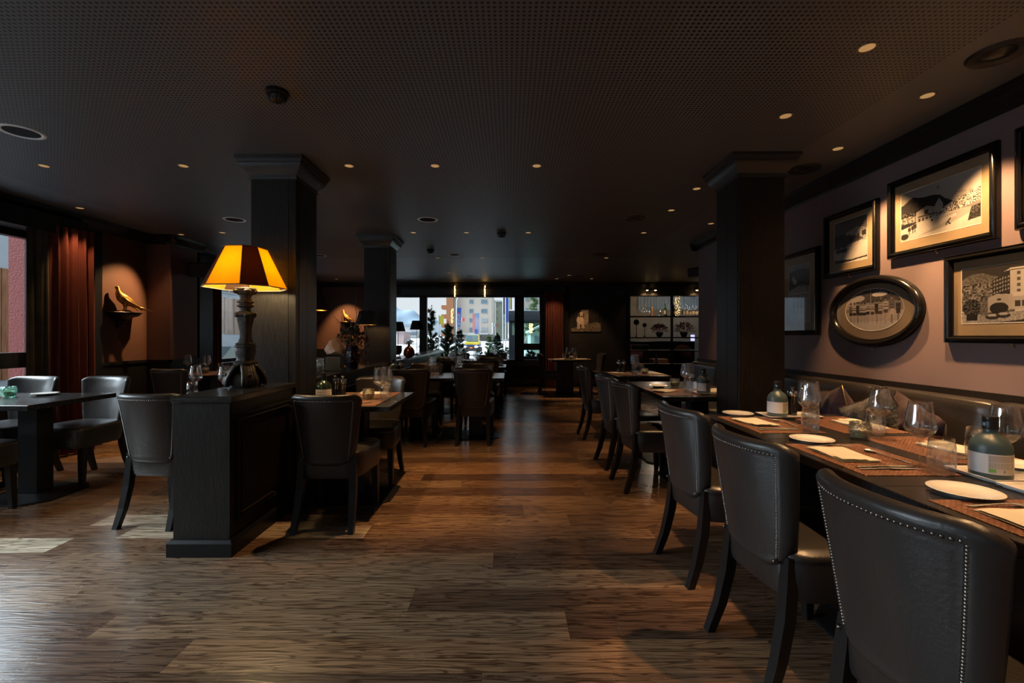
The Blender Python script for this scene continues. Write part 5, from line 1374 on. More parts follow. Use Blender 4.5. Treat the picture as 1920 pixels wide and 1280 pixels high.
# ================================================================== SHELF OPENING AND ROOM BEYOND
sh = thing('open_shelf_unit','black open shelf divider with bottles and plants at the far right','shelving',(0,YB,0))
for x in (2.93,3.97,5.00): MB().rbox(x-.02,-.02,OZ0,x+.02,.06,OZ1,.003).build('upright',steel_black,sh)
for z,nm in ((OZ0,'a'),(.885,'b'),(1.205,'c'),(1.72,'d'),(OZ1,'e')): MB().rbox(OX0-.02,-.02,z-.016,OX1,.24,z+.016,.003).build('shelf_board',steel_black,sh)
struct('wall_bar_rear', MB().box(1.8,14.45,-.02,6.6,14.6,H), M('plaster_beige', (.20,.16,.115), .8, bump=(30,.3), var=(4,(.26,.215,.16),.3,.7)))
struct('wall_bar_left', MB().box(1.7,YB+.22,-.02,1.8,14.6,H), panel_black)
struct('wall_bar_right', MB().box(6.5,YB+.22,-.02,6.6,14.6,H), panel_black)
wb = thing('weathered_board_cladding','grey-blue weathered boards cladding the bar wall behind the shelves','cladding',(0,14.45,0))
board_grey = M('weathered_board',(.20,.24,.26),.7,bump=(30,.4),var=(9,(.33,.37,.38),.35,.7),stretch=(6,1,.6))
rr_=random.Random(9); x=4.08
while x < 6.4:
    w_=rr_.uniform(.06,.12); MB().rbox(x,-.035-rr_.uniform(0,.02),2.05+rr_.uniform(0,.04),x+w_-.008,-.004,2.5,.003).build('board',board_grey,wb); x+=w_
tag(MB().rbox(3.0,14.0,0,6.3,14.4,1.35,.01).build('back_counter',M('counter_beige',(.20,.18,.15),.5)),'pale back counter in the bar room behind the shelves','counter')
tag(MB().rbox(2.95,13.0,0,5.3,13.5,1.10,.01).build('bar_counter',black_paint),'dark bar counter in the room behind the shelves','counter')
light('bar_room_fill','POINT',(4.2,12.9,2.35),9,(1,.78,.55),size=.12); light('bar_room_fill','POINT',(5.6,13.2,2.3),7,(.85,.92,1),size=.2)  # unseen point lights added to brighten the bar room
def spray(x,y_,z,rad,label,seed,pot=True):
    r=thing('potted_arrangement',label,'plant',(x,y_,z))
    MB().lathe([(.0005,0),(.055,0),(.075,.05),(.095,.11),(.098,.115),(.090,.115),(.0005,.10)],20).build('pot',grey_pot,r,smooth=50)
    r_=random.Random(seed); m=MB()
    for i in range(380):
        d=rdir(r_,-.15,1); q=r_.uniform(.3,1)**.5; leaf(m,Vector((0,0,.13))+Vector((d.x*rad*q,d.y*rad*q*.7,d.z*rad*.85*q)),d+rdir(r_)*.7,.045,.014)
    for i in range(14):
        d=rdir(r_,.1,1); m.tube([(0,0,.1),Vector((0,0,.1))+d*rad],.002,4)
    m.build('plum_foliage',plum_leaf,r,fix=False,kind='stuff')
spray(3.70,YB+.11,1.222,.22,'plum-leaved arrangement in a grey bowl on the left half of the shelves',1)
spray(4.30,YB+.11,1.222,.27,'larger plum-leaved arrangement in a grey pot on the right half of the shelves',2)
def gauge(x,z,h,rr,label):
    r=thing('disc_ornament',label,'ornament',(x,YB+.10,z))
    MB().lathe([(.0005,0),(.035,0),(.035,.01),(.010,.03),(.007,.04),(.007,h-rr),(.0005,h-rr)],14).build('stand',copper,r,smooth=50)
    m=MB().lathe([(.0005,-.01),(rr*.92,-.01),(rr,0),(rr*.92,.01),(.0005,.01)],28); m.v=[(a,c,b+h) for a,b,c in m.v]; m.build('disc',steel_black,r,smooth=40)
gauge(3.13,1.222,.36,.07,'taller dark disc on a stem on the shelf'); gauge(3.33,1.222,.29,.055,'shorter dark disc on a stem on the shelf')
shelf_bottle_green=M('shelf_bottle_green',(.03,.09,.015),.12,coat=.4)
def shelf_bottle(x,z,h,mat,label,name='wine_bottle',dy=.1):
    r=thing(name,label,'bottle',(x,YB+dy,z))
    MB().lathe([(.0005,0),(.036,0),(.038,.01),(.038,h*.55),(.030,h*.66),(.014,h*.78),(.012,h*.98),(.015,h),(.0005,h)],18).build('glass_body',mat,r,smooth=50)
    m=MB(); label_arc(m,.0385,h*.15,h*.45,R(190),R(350),12); m.build('paper_label',paper,r,fix=False)
shelf_bottle(3.84,1.737,.30,shelf_bottle_green,'green wine bottle with label near the shelf upright')
shelf_bottle(4.05,1.737,.28,shelf_bottle_green,'darker green bottle right of the shelf upright')
shelf_bottle(3.93,1.737,.10,M('amber_glass',(.35,.12,.02),.1),'short amber jar by the shelf upright') if False else None
for i,(x,h) in enumerate(((4.28,.24),(4.36,.28),(4.44,.22),(4.52,.26),(4.60,.24),(4.68,.3))):
    shelf_bottle(x,1.737,h,glass,('first','second','third','fourth','fifth','sixth')[i]+' clear bottle from the upright on the upper right shelf','clear_bottle')
for i,(x) in enumerate((3.28,3.34,3.40,3.46)):
    inst('wine',wine_proto,'wine_glass',('first','second','third','fourth')[i]+' upturned-shelf wine glass from the left on the upper shelf','wine glass',x,YB+.10,1.737,0,None,.85)
def figure_carved(x):
    r=thing('carved_figurine','small brown carved figurine on the upper left shelf','figurine',(x,YB+.1,1.737))
    MB().lathe([(.0005,0),(.05,0),(.048,.02),(.035,.06),(.040,.10),(.028,.15),(.022,.17),(.026,.19),(.020,.215),(.0005,.225)],12).build('body',twig,r,smooth=60)
figure_carved(3.52)
def crystalware(x):
    r=thing('cut_glass_decanter','cut glass decanter beside the green wine bottle','decanter',(x,YB+.1,1.737))
    MB().lathe([(.0005,0),(.045,0),(.05,.03),(.03,.07),(.012,.09),(.012,.11),(.022,.13),(.0005,.14)],8).build('body',cand_c,r)
crystalware(3.72)
def fairy(x0,x1,y_,z0,z1,n,label,seed,rad=.007,name='fairy_lights',strength=9):
    r_=random.Random(seed); r=thing(name,label,'string lights',(0,0,0)); m=MB(); pts=[]
    for k in range(n): pts.append(Vector((r_.uniform(x0,x1),y_+r_.uniform(-.01,.01),z0+(z1-z0)*k/n+r_.uniform(-.01,.01))))
    MB().tube(pts,.0015*rad/.007,4,cap=False).build('wire',ink,r)
    for p in pts: m.ball(p,rad,6,4)
    mt='fairy_%g'%strength
    m.build('bulbs',MATS.get(mt) or M(mt,(1,.6,.2),.5,emit=(1,.55,.15),estr=strength),r,kind='stuff'); return r
fairy(4.10,4.24,YB+.19,1.75,2.22,70,'column of warm fairy lights behind the upper right shelf',3,.005,strength=3)
for i,x in enumerate((3.42,4.62)):
    r=thing('picture_light',('left','right')[i]+' black bar light with two warm lamps above the shelves','lamp',(x,YB,2.36))
    MB().rbox(-.17,-.16,-.012,.17,-.13,.012,.003).build('bar',steel_black,r); MB().tube([(0,0,.03),(0,-.06,.06),(0,-.145,.01)],.008,8).build('bracket_arm',steel_black,r,smooth=180)
    for q in (-.1,.1):
        MB().lathe([(.0005,-.026),(.022,-.024),(.026,-.012),(.0005,-.012)],14,(q,-.145,0)).build('warm_lamp',bulb,r)
        l=light('bar_light_beam','SPOT',(x+q,YB-.145,2.325),4,WARM,size=.02,angle=120,blend=.6,target=(x+q,YB+.12,1.6))
# shelf unit small clutter: box, cone tree, tablet screens, armchair backs beyond
tag(MB().rbox(3.02,YB+.03,.902,3.42,YB+.2,1.03,.02).build('grey_storage_box',grey_pot),'grey fabric box on the lower left shelf','box')
tr=thing('cone_tree','small pale cone-shaped tree ornament on the bottom shelf','ornament',(3.62,YB+.1,.567))
MB().lathe([(.0005,0),(.055,0),(.05,.02),(.02,.16),(.004,.27),(.0005,.275)],14).build('cone',M('frosted_cone',(.35,.36,.34),.7,bump=(60,.6)),tr,smooth=60)
MB().lathe([(.0005,-.0),(.065,-.0),(.065,.004),(.0005,.004)],20).build('base',steel_black,tr)
scr=tag(MB().rbox(5.19,13.0,1.10,5.30,13.03,1.28,.006).build('till_screen',M('screen_glow',(.1,.1,.15),.3,emit=(.5,.5,.85),estr=.6)),'small lit till screen on the bar behind the shelves','screen')
def armchair(x,y_,label,mat,rz=0):
    r=thing('lounge_chair',label,'armchair',(x,y_,0),R(rz))
    def f(sg):
        def fn(a,b):
            u=2*a-1; return (u*.28,.05*u*u*-1+sg*.035*(1-abs(u)**6)*(1-abs(2*b-1)**6), .40+b*(.62-.10*u*u))
        return fn
    MB().grid(f(1),14,10).grid(f(-1),14,10,True).build('backrest',mat,r,smooth=180)
    MB().rbox(-.26,-.5,.28,.26,-.02,.46,.03).build('seat',mat,r)
    for a,b in ((-.22,-.45),(.22,-.45),(-.22,-.06),(.22,-.06)): MB().sqtube([(a,b,.28),(a,b,0)],[.02,.015]).build('leg',leg_wood,r)
armchair(3.25,12.1,'purple velvet lounge chair behind the shelves, left',M('velvet_purple',(.09,.04,.11),.7,sheen=.08)); armchair(4.55,12.0,'dark lounge chair behind the right half of the shelves',velvet_plum,20)
tag(MB().rbox(3.9,12.3,.0,4.3,12.7,.62,.01).build('side_cabinet',plaster_dark),'low brown cabinet behind the shelves','cabinet')
# stainless urn visible through the shelves
u=thing('metal_urn','tall shiny metal urn behind the right half of the shelves','urn',(4.42,12.95,.0)) if False else None
# ================================================================== OUTSIDE THE BACK WINDOW
G0=-.9
struct('ground', MB().grid(lambda a,b:(-90+180*a, YB+.3+(400)*b**1.5, G0+ (0 if b<.25 else (b-.25)*6) + .12*sin(9*a)*sin(7*b)),60,30), snow)
facade=M('facade_cream',(.36,.31,.265),.8,bump=(3,.1)); facade_or=M('facade_orange',(.24,.10,.045),.8); facade_g=M('facade_green',(.20,.22,.17),.8); win_blue=M('window_dark',(.10,.15,.18),.25); roofm=M('roof_brown',(.14,.08,.06),.8); white_m=M('white_paint',(.34,.35,.36),.7)
greyporch=M('porch_grey',(.075,.085,.10),.6)
def P(px,y_): return (px-VX)*y_/F
def Z(py,y_): return EYE+(VY-py)*y_/F
D=118.
b=thing('apartment_block','cream apartment block with an orange side behind the trees','building',(0,0,0))
MB().box(P(842.,D),D,G0,P(922.5,D),D+14,Z(548,D)).build('wall',facade,b); 
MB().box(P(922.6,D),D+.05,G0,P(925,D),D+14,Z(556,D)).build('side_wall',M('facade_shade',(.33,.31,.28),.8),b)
MB().box(P(841,D),D-.5,Z(548,D),P(928,D),D+15,Z(546,D)).build('roof',roofm,b)
MB().box(P(851.5,D)-.0,D-1.2,G0,P(838,D)-0,D+10,Z(540,D)).build('orange_stair_tower',facade_or,b)
for k in range(4):
    z0=Z(568+17.4*k+2,D)
    MB().box(P(838,D)-1.6,D+1,z0-1.2,P(838,D),D+5,z0-.2).build('balcony',facade_or,b)
    for (xa,xb,n) in ((880,887.5,2),(901.8,913.5,3)):
        yt,yb2=561.5+17.5*k,569+17.5*k
        if (yt>625): continue
        fr=MB().box(P(xa-.6,D),D-.06,Z(yb2+.7,D),P(xb+.6,D),D-.01,Z(yt-.4,D)).build('window',white_m,b)
        for q in range(n):
            w_=(xb-xa)/n; MB().box(P(xa+w_*q+.25,D),D-.10,Z(yb2,D),P(xa+w_*(q+1)-.25,D),D-.06,Z(yt,D)).build('pane',win_blue if not(k>=2 and n==3) else M('blind_white',(.25,.27,.29),.6) if 'blind_white' not in MATS else (win_blue if not(k>=2 and n==3) else MATS['blind_white']),fr)
MB().box(P(868,D),D-4,Z(627,D),P(925,D),D,Z(624,D)).build('awning',snow,b)
D2=135.
b=thing('green_block','pale green building right of the cream apartment block','building',(0,0,0))
MB().box(P(929,D2),D2,G0,P(952,D2),D2+10,Z(565,D2)).build('wall',facade_g,b); MB().box(P(928,D2),D2-.5,Z(566,D2),P(953,D2),D2+11,Z(563,D2)).build('roof',white_m,b)
for k in range(4): 
    for xx in (931,944): MB().box(P(xx,D2),D2-.1,Z(576+12*k,D2),P(xx+1.8,D2),D2,Z(570+12*k,D2)).build('window',win_blue,b)
b=thing('stone_villa','pale building behind the grey porch, upper right window','building',(0,0,0)); D3=70.
MB().box(P(976,D3),D3,G0,P(1040,D3),D3+10,Z(540,D3)).build('wall',M('villa_wall',(.22,.21,.18),.8),b)
for k in range(2):
    for xx in (984,1000): 
        fr=MB().box(P(xx,D3),D3-.1,Z(584-20*k,D3),P(xx+6,D3),D3,Z(576-20*k,D3)).build('window',white_m,b)
        for q in (0,3): MB().box(P(xx+q+.4,D3),D3-.15,Z(583.4-20*k,D3),P(xx+q+2.6,D3),D3-.1,Z(576.5-20*k,D3)).build('pane',win_blue,fr)
# low white houses at left
b=thing('white_lodge','long white house with two rows of windows at the left of the far window','building',(0,0,0)); D4=150.
MB().box(P(757,D4),D4,G0,P(783,D4),D4+8,Z(624,D4)).build('wall',white_m,b); MB().box(P(756,D4),D4-.5,Z(624,D4),P(784,D4),D4+9,Z(621.5,D4)).build('roof',win_blue,b)
for k in range(2):
    for q in range(5): MB().box(P(759+4.6*q,D4),D4-.1,Z(628+7*k,D4),P(761.6+4.6*q,D4),D4,Z(625.3+7*k,D4)).build('window',win_blue,b)
b=thing('hillside_hotel','pale wide building on the slope below the mountain','building',(0,0,0)); D5=260.
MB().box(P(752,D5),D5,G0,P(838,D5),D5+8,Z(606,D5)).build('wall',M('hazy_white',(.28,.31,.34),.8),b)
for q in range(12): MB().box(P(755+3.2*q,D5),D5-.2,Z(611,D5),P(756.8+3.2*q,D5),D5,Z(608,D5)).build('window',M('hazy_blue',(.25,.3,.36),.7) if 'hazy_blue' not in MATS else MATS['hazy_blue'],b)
b=thing('chalet','small brown and white chalet left edge of the far window','building',(0,0,0)); D6=90.
MB().box(P(744,D6),D6,G0,P(757,D6),D6+6,Z(622,D6)).build('wall',M('chalet_rose',(.35,.25,.25),.8),b); MB().prism([(P(742,D6),Z(622,D6)),(P(759,D6),Z(622,D6)),(P(750,D6),Z(615,D6))],D6-.5,D6+7,'xz').build('roof',snow,b)
mt_=M('mountain_blue',(.08,.13,.19),.9,var=(.01,(.16,.21,.27),.35,.7))
def mtn(a,b):
    x=-320+300*a; base=np.interp(x,[-320,-160,-144,-130,-118,-100,-80,-60,-20],[62,44,41,36,31,24,14,6,2])
    r=base*(1-abs(2*b-1)**1.3)+3*sin(x*.21)*sin(9*b); return (x,520+160*b,-2+r)
mo=MB().grid(mtn,60,14).build('mountain',mt_,smooth=180); mo['kind']='structure'
# conifers
needle=M('needle_green',(.06,.12,.045),.6,var=(14,(.17,.24,.10),.35,.7)); needle_b=M('needle_blue',(.08,.15,.11),.6,var=(14,(.24,.31,.24),.35,.7)); bark=M('bark',(.06,.045,.035),.8)
def conifer(x,y_,z0,h,w,label,seed,mat=needle,tiers=9,dense=1.0,up=.25,L=.09,nw=.006,snowy=False,group=None):
    r=thing('conifer',label,'tree',(x,y_,z0),0,group); r_=random.Random(seed)
    MB().tube([(0,0,0),(r_.uniform(-.02,.02)*h,0,h*.5),(0,0,h*.97)],[.02*h,.012*h,.003*h],7).build('trunk',bark,r)
    m=MB(); sn=MB(); br=MB()
    for t in range(tiers):
        f=t/tiers; z=h*(.10+.84*f); n=max(4,int(9*dense*(1-f*.5))); rad=w*(1-f)**.85*.5+.02*h
        for j in range(n):
            a=2*PI*(j+r_.random())/n; d=Vector((cos(a),sin(a),up+r_.uniform(-.1,.25))).normalized(); Lb=rad*r_.uniform(.7,1.1)
            p0=Vector((0,0,z+r_.uniform(-.03,.03)*h)); br.tube([p0,p0+d*Lb],[.006*h*.6,.0015*h],4)
            k=int(16*dense)
            for q in range(k):
                s_=.2+.8*q/k; p=p0+d*Lb*s_+Vector((0,0,.08*Lb*s_*s_))
                for e in range(7): leaf(m,p,(d*.7+rdir(r_,-.6,1)*.9),L*h*r_.uniform(.6,1),nw*h*1.3)
            if snowy and r_.random()<.5: 
                p=p0+d*Lb*.75; sn.ball(p+Vector((0,0,.01*h)),.02*h,6,4,(1.3,1,.4))
    for q in range(14): leaf(m,(0,0,h*(.88+.1*q/14)),rdir(r_,.3,1),L*h*.7,nw*h)
    br.build('branches',bark,r,kind='stuff'); m.build('needles',mat,r,fix=False,kind='stuff')
    if snowy: sn.build('snow_clumps',snow,r,smooth=180,kind='stuff')
def near(px,py_base,D_): return (P(px,D_),D_,Z(py_base,D_))
def tree_px(px,top,bot,wpx,D_,label,seed,**k):
    x=P(px,D_); z0=Z(bot,D_); h=Z(top,D_)-z0; conifer(x,D_,z0,h,wpx*D_/F,label,seed,**k)
TG_='pines outside the far window'
tree_px(809,572,690,46,13.2,'tall sparse pine left of the snow vehicle',1,tiers=9,dense=.7,up=.5,L=.075,nw=.0055)
tree_px(790+6,612,700,40,14.0,'bushy pine low at the window mullion',2,tiers=8,dense=.9,up=.5,L=.08)
tree_px(840,600,695,60,14.2,'broad dark pine directly left of the snow vehicle',3,tiers=9,dense=1.1,up=.45,L=.075)
tree_px(862,612,695,36,13.4,'narrow pine just before the snow vehicle',4,tiers=8,dense=.8,up=.5,L=.08)
tree_px(932,620,690,42,14.6,'blue-green cone-shaped fir dusted with snow near the grey porch',5,mat=needle_b,tiers=12,dense=1.2,up=.1,L=.06,nw=.006,snowy=True)
tree_px(917,624,690,26,17.,'brownish fir behind the cone-shaped fir',6,tiers=8,dense=.8,up=.3,L=.09)
tree_px(951,645,690,22,15.5,'small fir between the cone-shaped fir and the grey porch',7,mat=needle_b,tiers=7,dense=.8,up=.2,L=.09,snowy=True)
tree_px(903,655,692,24,13.0,'low pine sprig below the snow vehicle',8,tiers=5,dense=.8,up=.4,L=.11)
tree_px(1002,540,640,44,45.,'tall pine behind the porch roof',9,tiers=9,dense=.9,up=.1,L=.07,snowy=True)
tree_px(995,655,690,46,12.9,'snow-dusted shrub in the planter below the side window',10,tiers=4,dense=1.0,up=.5,L=.16,nw=.012,snowy=True)
tag(MB().rbox(P(980,12.9),12.6,G0,P(1018,12.9),13.2,Z(668,12.9),.02).build('planter_box',grey_pot),'grey planter box outside the side window','planter')
MB().rbox(P(770,13.6),12.6,G0,P(958,13.6),15.2,Z(690,13.6),.02)
tag(MB().rbox(-3.2,12.4,G0,-.06,15.9,.28,.05).build('snow_bank',snow),'snowy raised bed holding the pines outside the window','snow bank')
# snow vehicle
V=52.
def vx(px): return P(px,V)
v=thing('snow_groomer','yellow and blue snow vehicle driving toward the window with headlights on','vehicle',(0,0,0))
ym=M('vehicle_yellow',(.42,.33,.02),.4); bm_=M('vehicle_blue',(.015,.05,.22),.4); rubber=M('rubber',(.02,.02,.02),.8)
MB().rbox(vx(871),V,Z(646,V),vx(898.5),V+4,Z(641,V),.05).build('hood',ym,v)
MB().rbox(vx(874),V+.6,Z(641,V),vx(896),V+3,Z(627,V),.12).build('cab',ym,v)
MB().rbox(vx(872.6),V+.52,Z(640.5,V),vx(894.2),V+.6,Z(627.5,V),.05).build('windscreen',win_blue,v)
MB().rbox(vx(869),V+.1,Z(649.5,V),vx(899),V+3.6,Z(645.5,V),.05).build('bumper',bm_,v)
MB().rbox(vx(876),V-.05,Z(658,V),vx(894),V+.4,Z(649.5,V),.05).build('grille',rubber,v)
MB().rbox(vx(881),V-.08,Z(653,V),vx(886),V,Z(650.5,V),.02).build('orange_plate',M('orange_plate',(.7,.15,.02),.5),v)
for a in (867.5,892.5): MB().rbox(vx(a),V+.2,Z(661,V),vx(a+8),V+3.8,Z(651,V),.12).build('track',rubber,v)
hl=M('headlight',(1,1,1),.3,emit=(1,.85,.75),estr=3.5)
for a in (871.2,893): MB().ball((vx(a),V-.1,Z(649.8,V)),.14,10,6,(1.4,.5,.8)).build('headlight',hl,v,smooth=180)
for a,c in ((868,870),(899,902)): MB().rbox(vx(a),V+.5,Z(633,V),vx(c),V+.7,Z(628,V),.03).build('mirror',rubber,v)
# banners and flags
def text_mesh(txt, size, mat, parent, loc, rot, name='lettering', ext=.01):
    c=bpy.data.curves.new('t','FONT'); c.body=txt; c.size=size; c.extrude=ext; c.align_x='CENTER'; c.align_y='CENTER'
    o=bpy.data.objects.new('t',c); link(o); dg=bpy.context.evaluated_depsgraph_get(); dg.update()
    me=bpy.data.meshes.new_from_object(o.evaluated_get(dg)); bpy.data.objects.remove(o); me.materials.clear(); me.materials.append(mat)
    q=bpy.data.objects.new(name,me); link(q); q.parent=parent; q.location=loc; q.rotation_euler=rot; return q
pole=M('pole_grey',(.35,.37,.4),.5)
blue=M('banner_blue',(.015,.045,.24),.6); red=M('flag_red',(.5,.03,.03),.6); yel=M('flag_yellow',(.35,.30,.02),.6); blk=M('flag_black',(.02,.02,.022),.7); grn=M('flag_green',(.02,.30,.10),.6)
Bn=46.
b=thing('street_banner','tall blue banner with white upright lettering on a lamp post','banner',(0,0,0))
MB().tube([(P(856.3,Bn),Bn,G0),(P(856.3,Bn),Bn,Z(563,Bn)),(P(858.5,Bn),Bn,Z(558,Bn)),(P(862,Bn),Bn,Z(556,Bn))],.06,6).build('lamp_post',pole,b)
MB().add([(P(857,Bn),Bn,Z(577,Bn)),(P(865,Bn),Bn,Z(576.5,Bn)),(P(863,Bn),Bn,Z(614,Bn)),(P(857,Bn),Bn,Z(614,Bn)),(P(857,Bn),Bn+.03,Z(577,Bn)),(P(865,Bn),Bn+.03,Z(576.5,Bn)),(P(863,Bn),Bn+.03,Z(614,Bn)),(P(857,Bn),Bn+.03,Z(614,Bn))],[(0,1,2,3),(7,6,5,4),(0,4,5,1),(1,5,6,2),(2,6,7,3),(3,7,4,0)]).build('cloth',blue,b)
text_mesh('DAVOS',.42,white_m,b,(P(860.2,Bn),Bn-.02,Z(601,Bn)),(PI/2,-PI/2,0))
MB().box(P(859,Bn),Bn-.03,Z(588,Bn),P(861,Bn),Bn-.01,Z(586,Bn)).build('red_mark',red,b)
def flag(px0,px1,t,bt,D_,mats,label,poleto=None,vert=True):
    b=thing('flag',label,'flag',(0,0,0)); n=len(mats)
    for k,mm_ in enumerate(mats):
        a,c=(px0+(px1-px0)*k/n,px0+(px1-px0)*(k+1)/n)
        MB().box(P(a,D_),D_-.02,Z(bt,D_),P(c,D_),D_+.02,Z(t,D_)).build('cloth' if n==1 else 'stripe',mm_,b)
    MB().tube([(P(px0,D_),D_,G0 if poleto is None else Z(poleto,D_)),(P(px0,D_),D_,Z(t-2,D_))],.05*D_/40,6).build('flag_pole',pole,b)
flag(943.,947,556,589,30,[blk],'furled black flag left of the blue flags',)
flag(948,953.8,556,604,32,[blue],'long blue flag at the right side of the big window')
flag(954.5,960,556,580,33,[blue,yel,blue],'blue and yellow flag above the grey porch',poleto=582)
flag(822.5,832,592,608,40,[yel],'yellow banner left of the apartment block')
flag(923.5,930.5,607,612,60,[grn,white_m,red],'green, white and red flag below the cream block',poleto=625)
flag(862.8,871,596,602,80,[white_m,red],'small white and red flag beside the street banner')
bt_=thing('tall_sign','tall blue and red advertising panel before the cream block','sign',(0,0,0)); Dn=60.
MB().box(P(886,Dn),Dn,Z(622,Dn),P(892.5,Dn),Dn+.3,Z(588,Dn)).build('red_side',M('sign_rose',(.35,.12,.12),.6),bt_)
MB().box(P(891,Dn),Dn-.2,Z(626,Dn),P(898.5,Dn),Dn+.2,Z(587,Dn)).build('blue_side',M('sign_blue',(.10,.17,.30),.6,var=(.4,(.30,.22,.25),.4,.7)),bt_)
MB().box(P(890.5,Dn),Dn-.3,Z(626,Dn),P(894.6,Dn),Dn-.2,Z(617,Dn)).build('blue_foot',blue,bt_)
b=thing('street_car','dark parked car at the foot of the white lodge','car',(0,0,0)); Dc=80.
MB().rbox(P(760,Dc),Dc,Z(642,Dc),P(772,Dc),Dc+2,Z(639,Dc),.1).build('body',rubber,b); MB().rbox(P(762,Dc),Dc+.1,Z(639.5,Dc),P(770,Dc),Dc+1.8,Z(637,Dc),.1).build('cabin',win_blue,b)
for a in (762.5,769.5): MB().ball((P(a,Dc),Dc,Z(642.3,Dc)),.3,8,6).build('wheel',rubber,b)
# grey porch and glass
b=thing('entrance_porch','flat-roofed dark grey entrance porch right of the firs','porch',(0,0,0)); Dp=15.2
MB().rbox(P(953,Dp),Dp-.1,Z(601.5,Dp),P(1060,Dp),Dp+2.5,Z(582,Dp),.02).build('roof_fascia',greyporch,b)
MB().rbox(P(954,Dp),Dp,G0,P(965,Dp),Dp+2.2,Z(601,Dp),.01).build('side_wall',greyporch,b)
MB().rbox(P(958,Dp)+.05,Dp-.02,Z(628,Dp),P(965,Dp),Dp+.0,Z(605,Dp),.005).build('wall_window',M('pale_green_lit',(.45,.62,.50),.4),b)
MB().box(P(965,Dp),Dp+.1,G0,P(1060,Dp),Dp+.12,Z(601.5,Dp)).build('glass_screen',glassmat('porch_glass',(.74,.86,.83),0,1.5),b)
MB().rbox(P(965,Dp),Dp,Z(606,Dp),P(1060,Dp),Dp+.1,Z(602,Dp),.01).build('glass_rail',M('rail_green',(.25,.40,.38),.5),b)
b=thing('garden_chalet','pale green gabled chalet seen through the porch glass','building',(0,0,0)); Dg=30.
MB().box(P(995,Dg),Dg,G0,P(1040,Dg),Dg+5,Z(622,Dg)).build('wall',M('chalet_green',(.30,.37,.33),.8),b)
MB().loft([[(P(990,Dg),yy,Z(624,Dg)),(P(1040,Dg),yy,Z(600,Dg)),(P(1040,Dg),yy,Z(597,Dg)),(P(990,Dg),yy,Z(620,Dg))] for yy in (Dg-.6,Dg+5)]).build('roof',snow,b)
for xx in (1002,1006,1010): MB().box(P(xx,Dg),Dg-.05,Z(642,Dg),P(xx+2,Dg),Dg,Z(630,Dg)).build('window',win_blue,b)
MB().loft([[(P(981,Dg),Dg-2,Z(640,Dg)),(P(983,Dg),Dg-2,Z(640,Dg)),(P(994,Dg),Dg-2,Z(615,Dg)),(P(992,Dg),Dg-2,Z(615,Dg))],[(P(981,Dg),Dg-1.8,Z(640,Dg)),(P(983,Dg),Dg-1.8,Z(640,Dg)),(P(994,Dg),Dg-1.8,Z(615,Dg)),(P(992,Dg),Dg-1.8,Z(615,Dg))]]).build('stair_rail',white_m,b)
fairy(P(992,26),P(999,26),26,Z(624,26),Z(606,26),40,'golden fairy lights on a shrub seen through the porch glass',11,.03,strength=4)
fairy(P(846,30),P(850,30),30,Z(605,30),Z(578,30),40,'golden lights on bare twigs before the orange tower',12,.02,strength=2.5)
fairy(P(852.8,YB),P(854.8,YB),YB-.10,2.20,2.46,40,'vertical string of amber lights hanging above the window, left one',13,.006,'light_string',6) 
fairy(P(908.6,YB),P(910.4,YB),YB-.10,2.20,2.46,40,'vertical string of amber lights hanging above the window, right one',14,.006,'light_string',6)
# ================================================================== OUTSIDE THE LEFT WINDOWS
stucco=M('stucco_red',(.22,.05,.045),.85,bump=(70,.9)); siding=M('siding_brown',(.20,.075,.03),.8,bump=(30,.4),var=(5,(.34,.17,.085),.35,.7),stretch=(1,4,.4)); siding_d=M('siding_grey',(.28,.21,.17),.8,bump=(30,.4),var=(5,(.40,.31,.26),.35,.7),stretch=(1,4,.4))
struct('wall_outside_red', MB().box(-5.45,4.95,-1,-4.95,5.4,4), stucco)
struct('ground_left', MB().box(-30,-8,-.75,-4.95,40,-.55), M('wet_asphalt',(.28,.29,.31),.5,bump=(4,.2)))
bx=thing('wooden_building','building with brown vertical board siding across the street at left','building',(0,0,0)); XB=-12.
MB().box(XB-6,4,-.6,XB-.05,40,6.5).build('wall',M('wall_pale',(.40,.46,.52),.8),bx)
rr_=random.Random(21); y_=8.0
while y_ < 13.9:
    w_=rr_.uniform(.11,.17); MB().box(XB-.05,y_,.2,XB-rr_.uniform(0,.03),y_+w_-.018,2.85).build('siding_board',siding,bx); y_+=w_
while y_ < 24:
    w_=rr_.uniform(.14,.22); MB().box(XB-.05,y_,1.33,XB-rr_.uniform(0,.03),y_+w_-.02,2.87).build('siding_board',siding_d,bx); y_+=w_
for k in range(4):
    a=15+1.9*k; fr=MB().box(XB-.05,a,3.05,XB+.02,a+1.3,4.2).build('window',white_m,bx)
    for q in (0,.65): MB().box(XB+.02,a+.07+q,3.12,XB+.03,a+.60+q,4.13).build('pane',win_blue,fr)
for k in range(5):
    a=14.4+2.0*k; MB().box(XB-.3,a,-.5,XB-.28,a+1.9,1.28).build('shop_pane',M('shop_pane_green',(.08,.17,.15),.1,spec=.8) if 'shop_pane_green' not in MATS else MATS['shop_pane_green'],bx); MB().box(XB-.28,a-.05,-.5,XB-.2,a+.03,1.30).build('mullion',black_paint,bx)
MB().box(XB-.28,14.35,-.5,XB+.0,24,.02).build('sill_wall',white_m,bx)
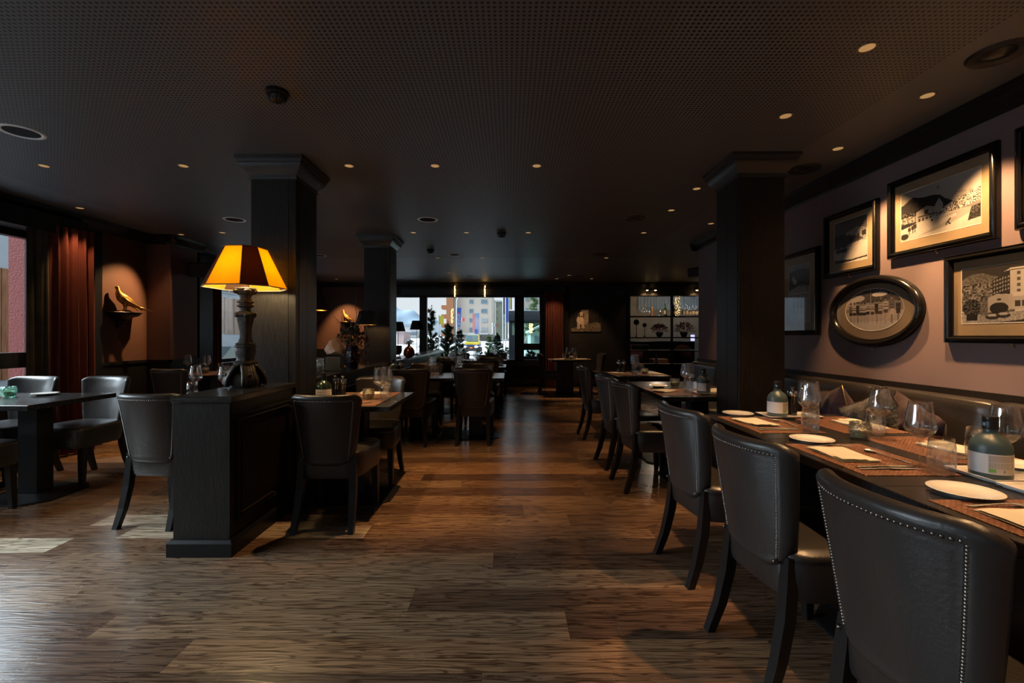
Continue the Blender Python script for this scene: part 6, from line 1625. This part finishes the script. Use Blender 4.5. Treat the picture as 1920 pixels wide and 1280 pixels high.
fairy(-9.6,-9.1,16.6,.1,1.6,130,'leafless tree wrapped in golden lights across the street',31,.03,'lit_tree',4)
MB().tube([(-9.35,16.6,-.6),(-9.35,16.6,1.5)],[.05,.02],6).build('trunk',bark,bpy.data.objects['lit_tree'])
c=thing('silver_car','silver car parked before the green shop window','car',(-10.9,17.2,-.55))
cm=M('car_silver',(.5,.55,.56),.3,coat=.6)
MB().loft([[(-.8,y0_,z0_) for y0_,z0_ in ((-2,.25),(2,.25),(2.05,.6),(1.95,.85),(-1.9,.8),(-2.05,.55))],[(.8,y0_,z0_) for y0_,z0_ in ((-2,.25),(2,.25),(2.05,.6),(1.95,.85),(-1.9,.8),(-2.05,.55))]]).build('body',cm,c)
MB().loft([[(-.7,y0_,z0_) for y0_,z0_ in ((-1.3,.8),(1.7,.85),(1.2,1.38),(-.5,1.4))],[(.7,y0_,z0_) for y0_,z0_ in ((-1.3,.8),(1.7,.85),(1.2,1.38),(-.5,1.4))]]).build('cabin',win_blue,c)
for a in (-1.25,1.25):
    for s_ in (-.72,.72):
        m=MB().lathe([(.0005,-.1),(.3,-.1),(.32,0),(.3,.1),(.0005,.1)],16); m.v=[(z+s_,x+a,y0_+.32) for x,y0_,z in m.v]; m.build('wheel',rubber,c)
b=thing('street_bollard','red and white bollard outside the second left window','bollard',(-7.9,13.4,-.55))
MB().lathe([(.0005,0),(.06,0),(.05,.3),(.0005,.3)],12).build('white_base',white_m,b); MB().lathe([(.0005,.3),(.05,.3),(.045,.62),(.0005,.62)],12).build('red_top',red,b)
def shrub(x,y_,z,h,w,label,seed):
    r=thing('shrub',label,'shrub',(x,y_,z)); r_=random.Random(seed); m=MB()
    for i in range(500):
        d=rdir(r_,-.1,1); q=r_.uniform(.2,1)**.5; leaf(m,(d.x*w*q,d.y*w*q,d.z*h*q),d+rdir(r_)*.8,.09,.014)
    m.build('foliage',needle_b,r,fix=False,kind='stuff'); MB().tube([(0,0,-.7),(0,0,h*.5)],.02,6).build('stem',bark,r)
shrub(-6.0,4.5,.25,.75,.6,'snow-dusted shrub below the left window behind the stucco wall',41)
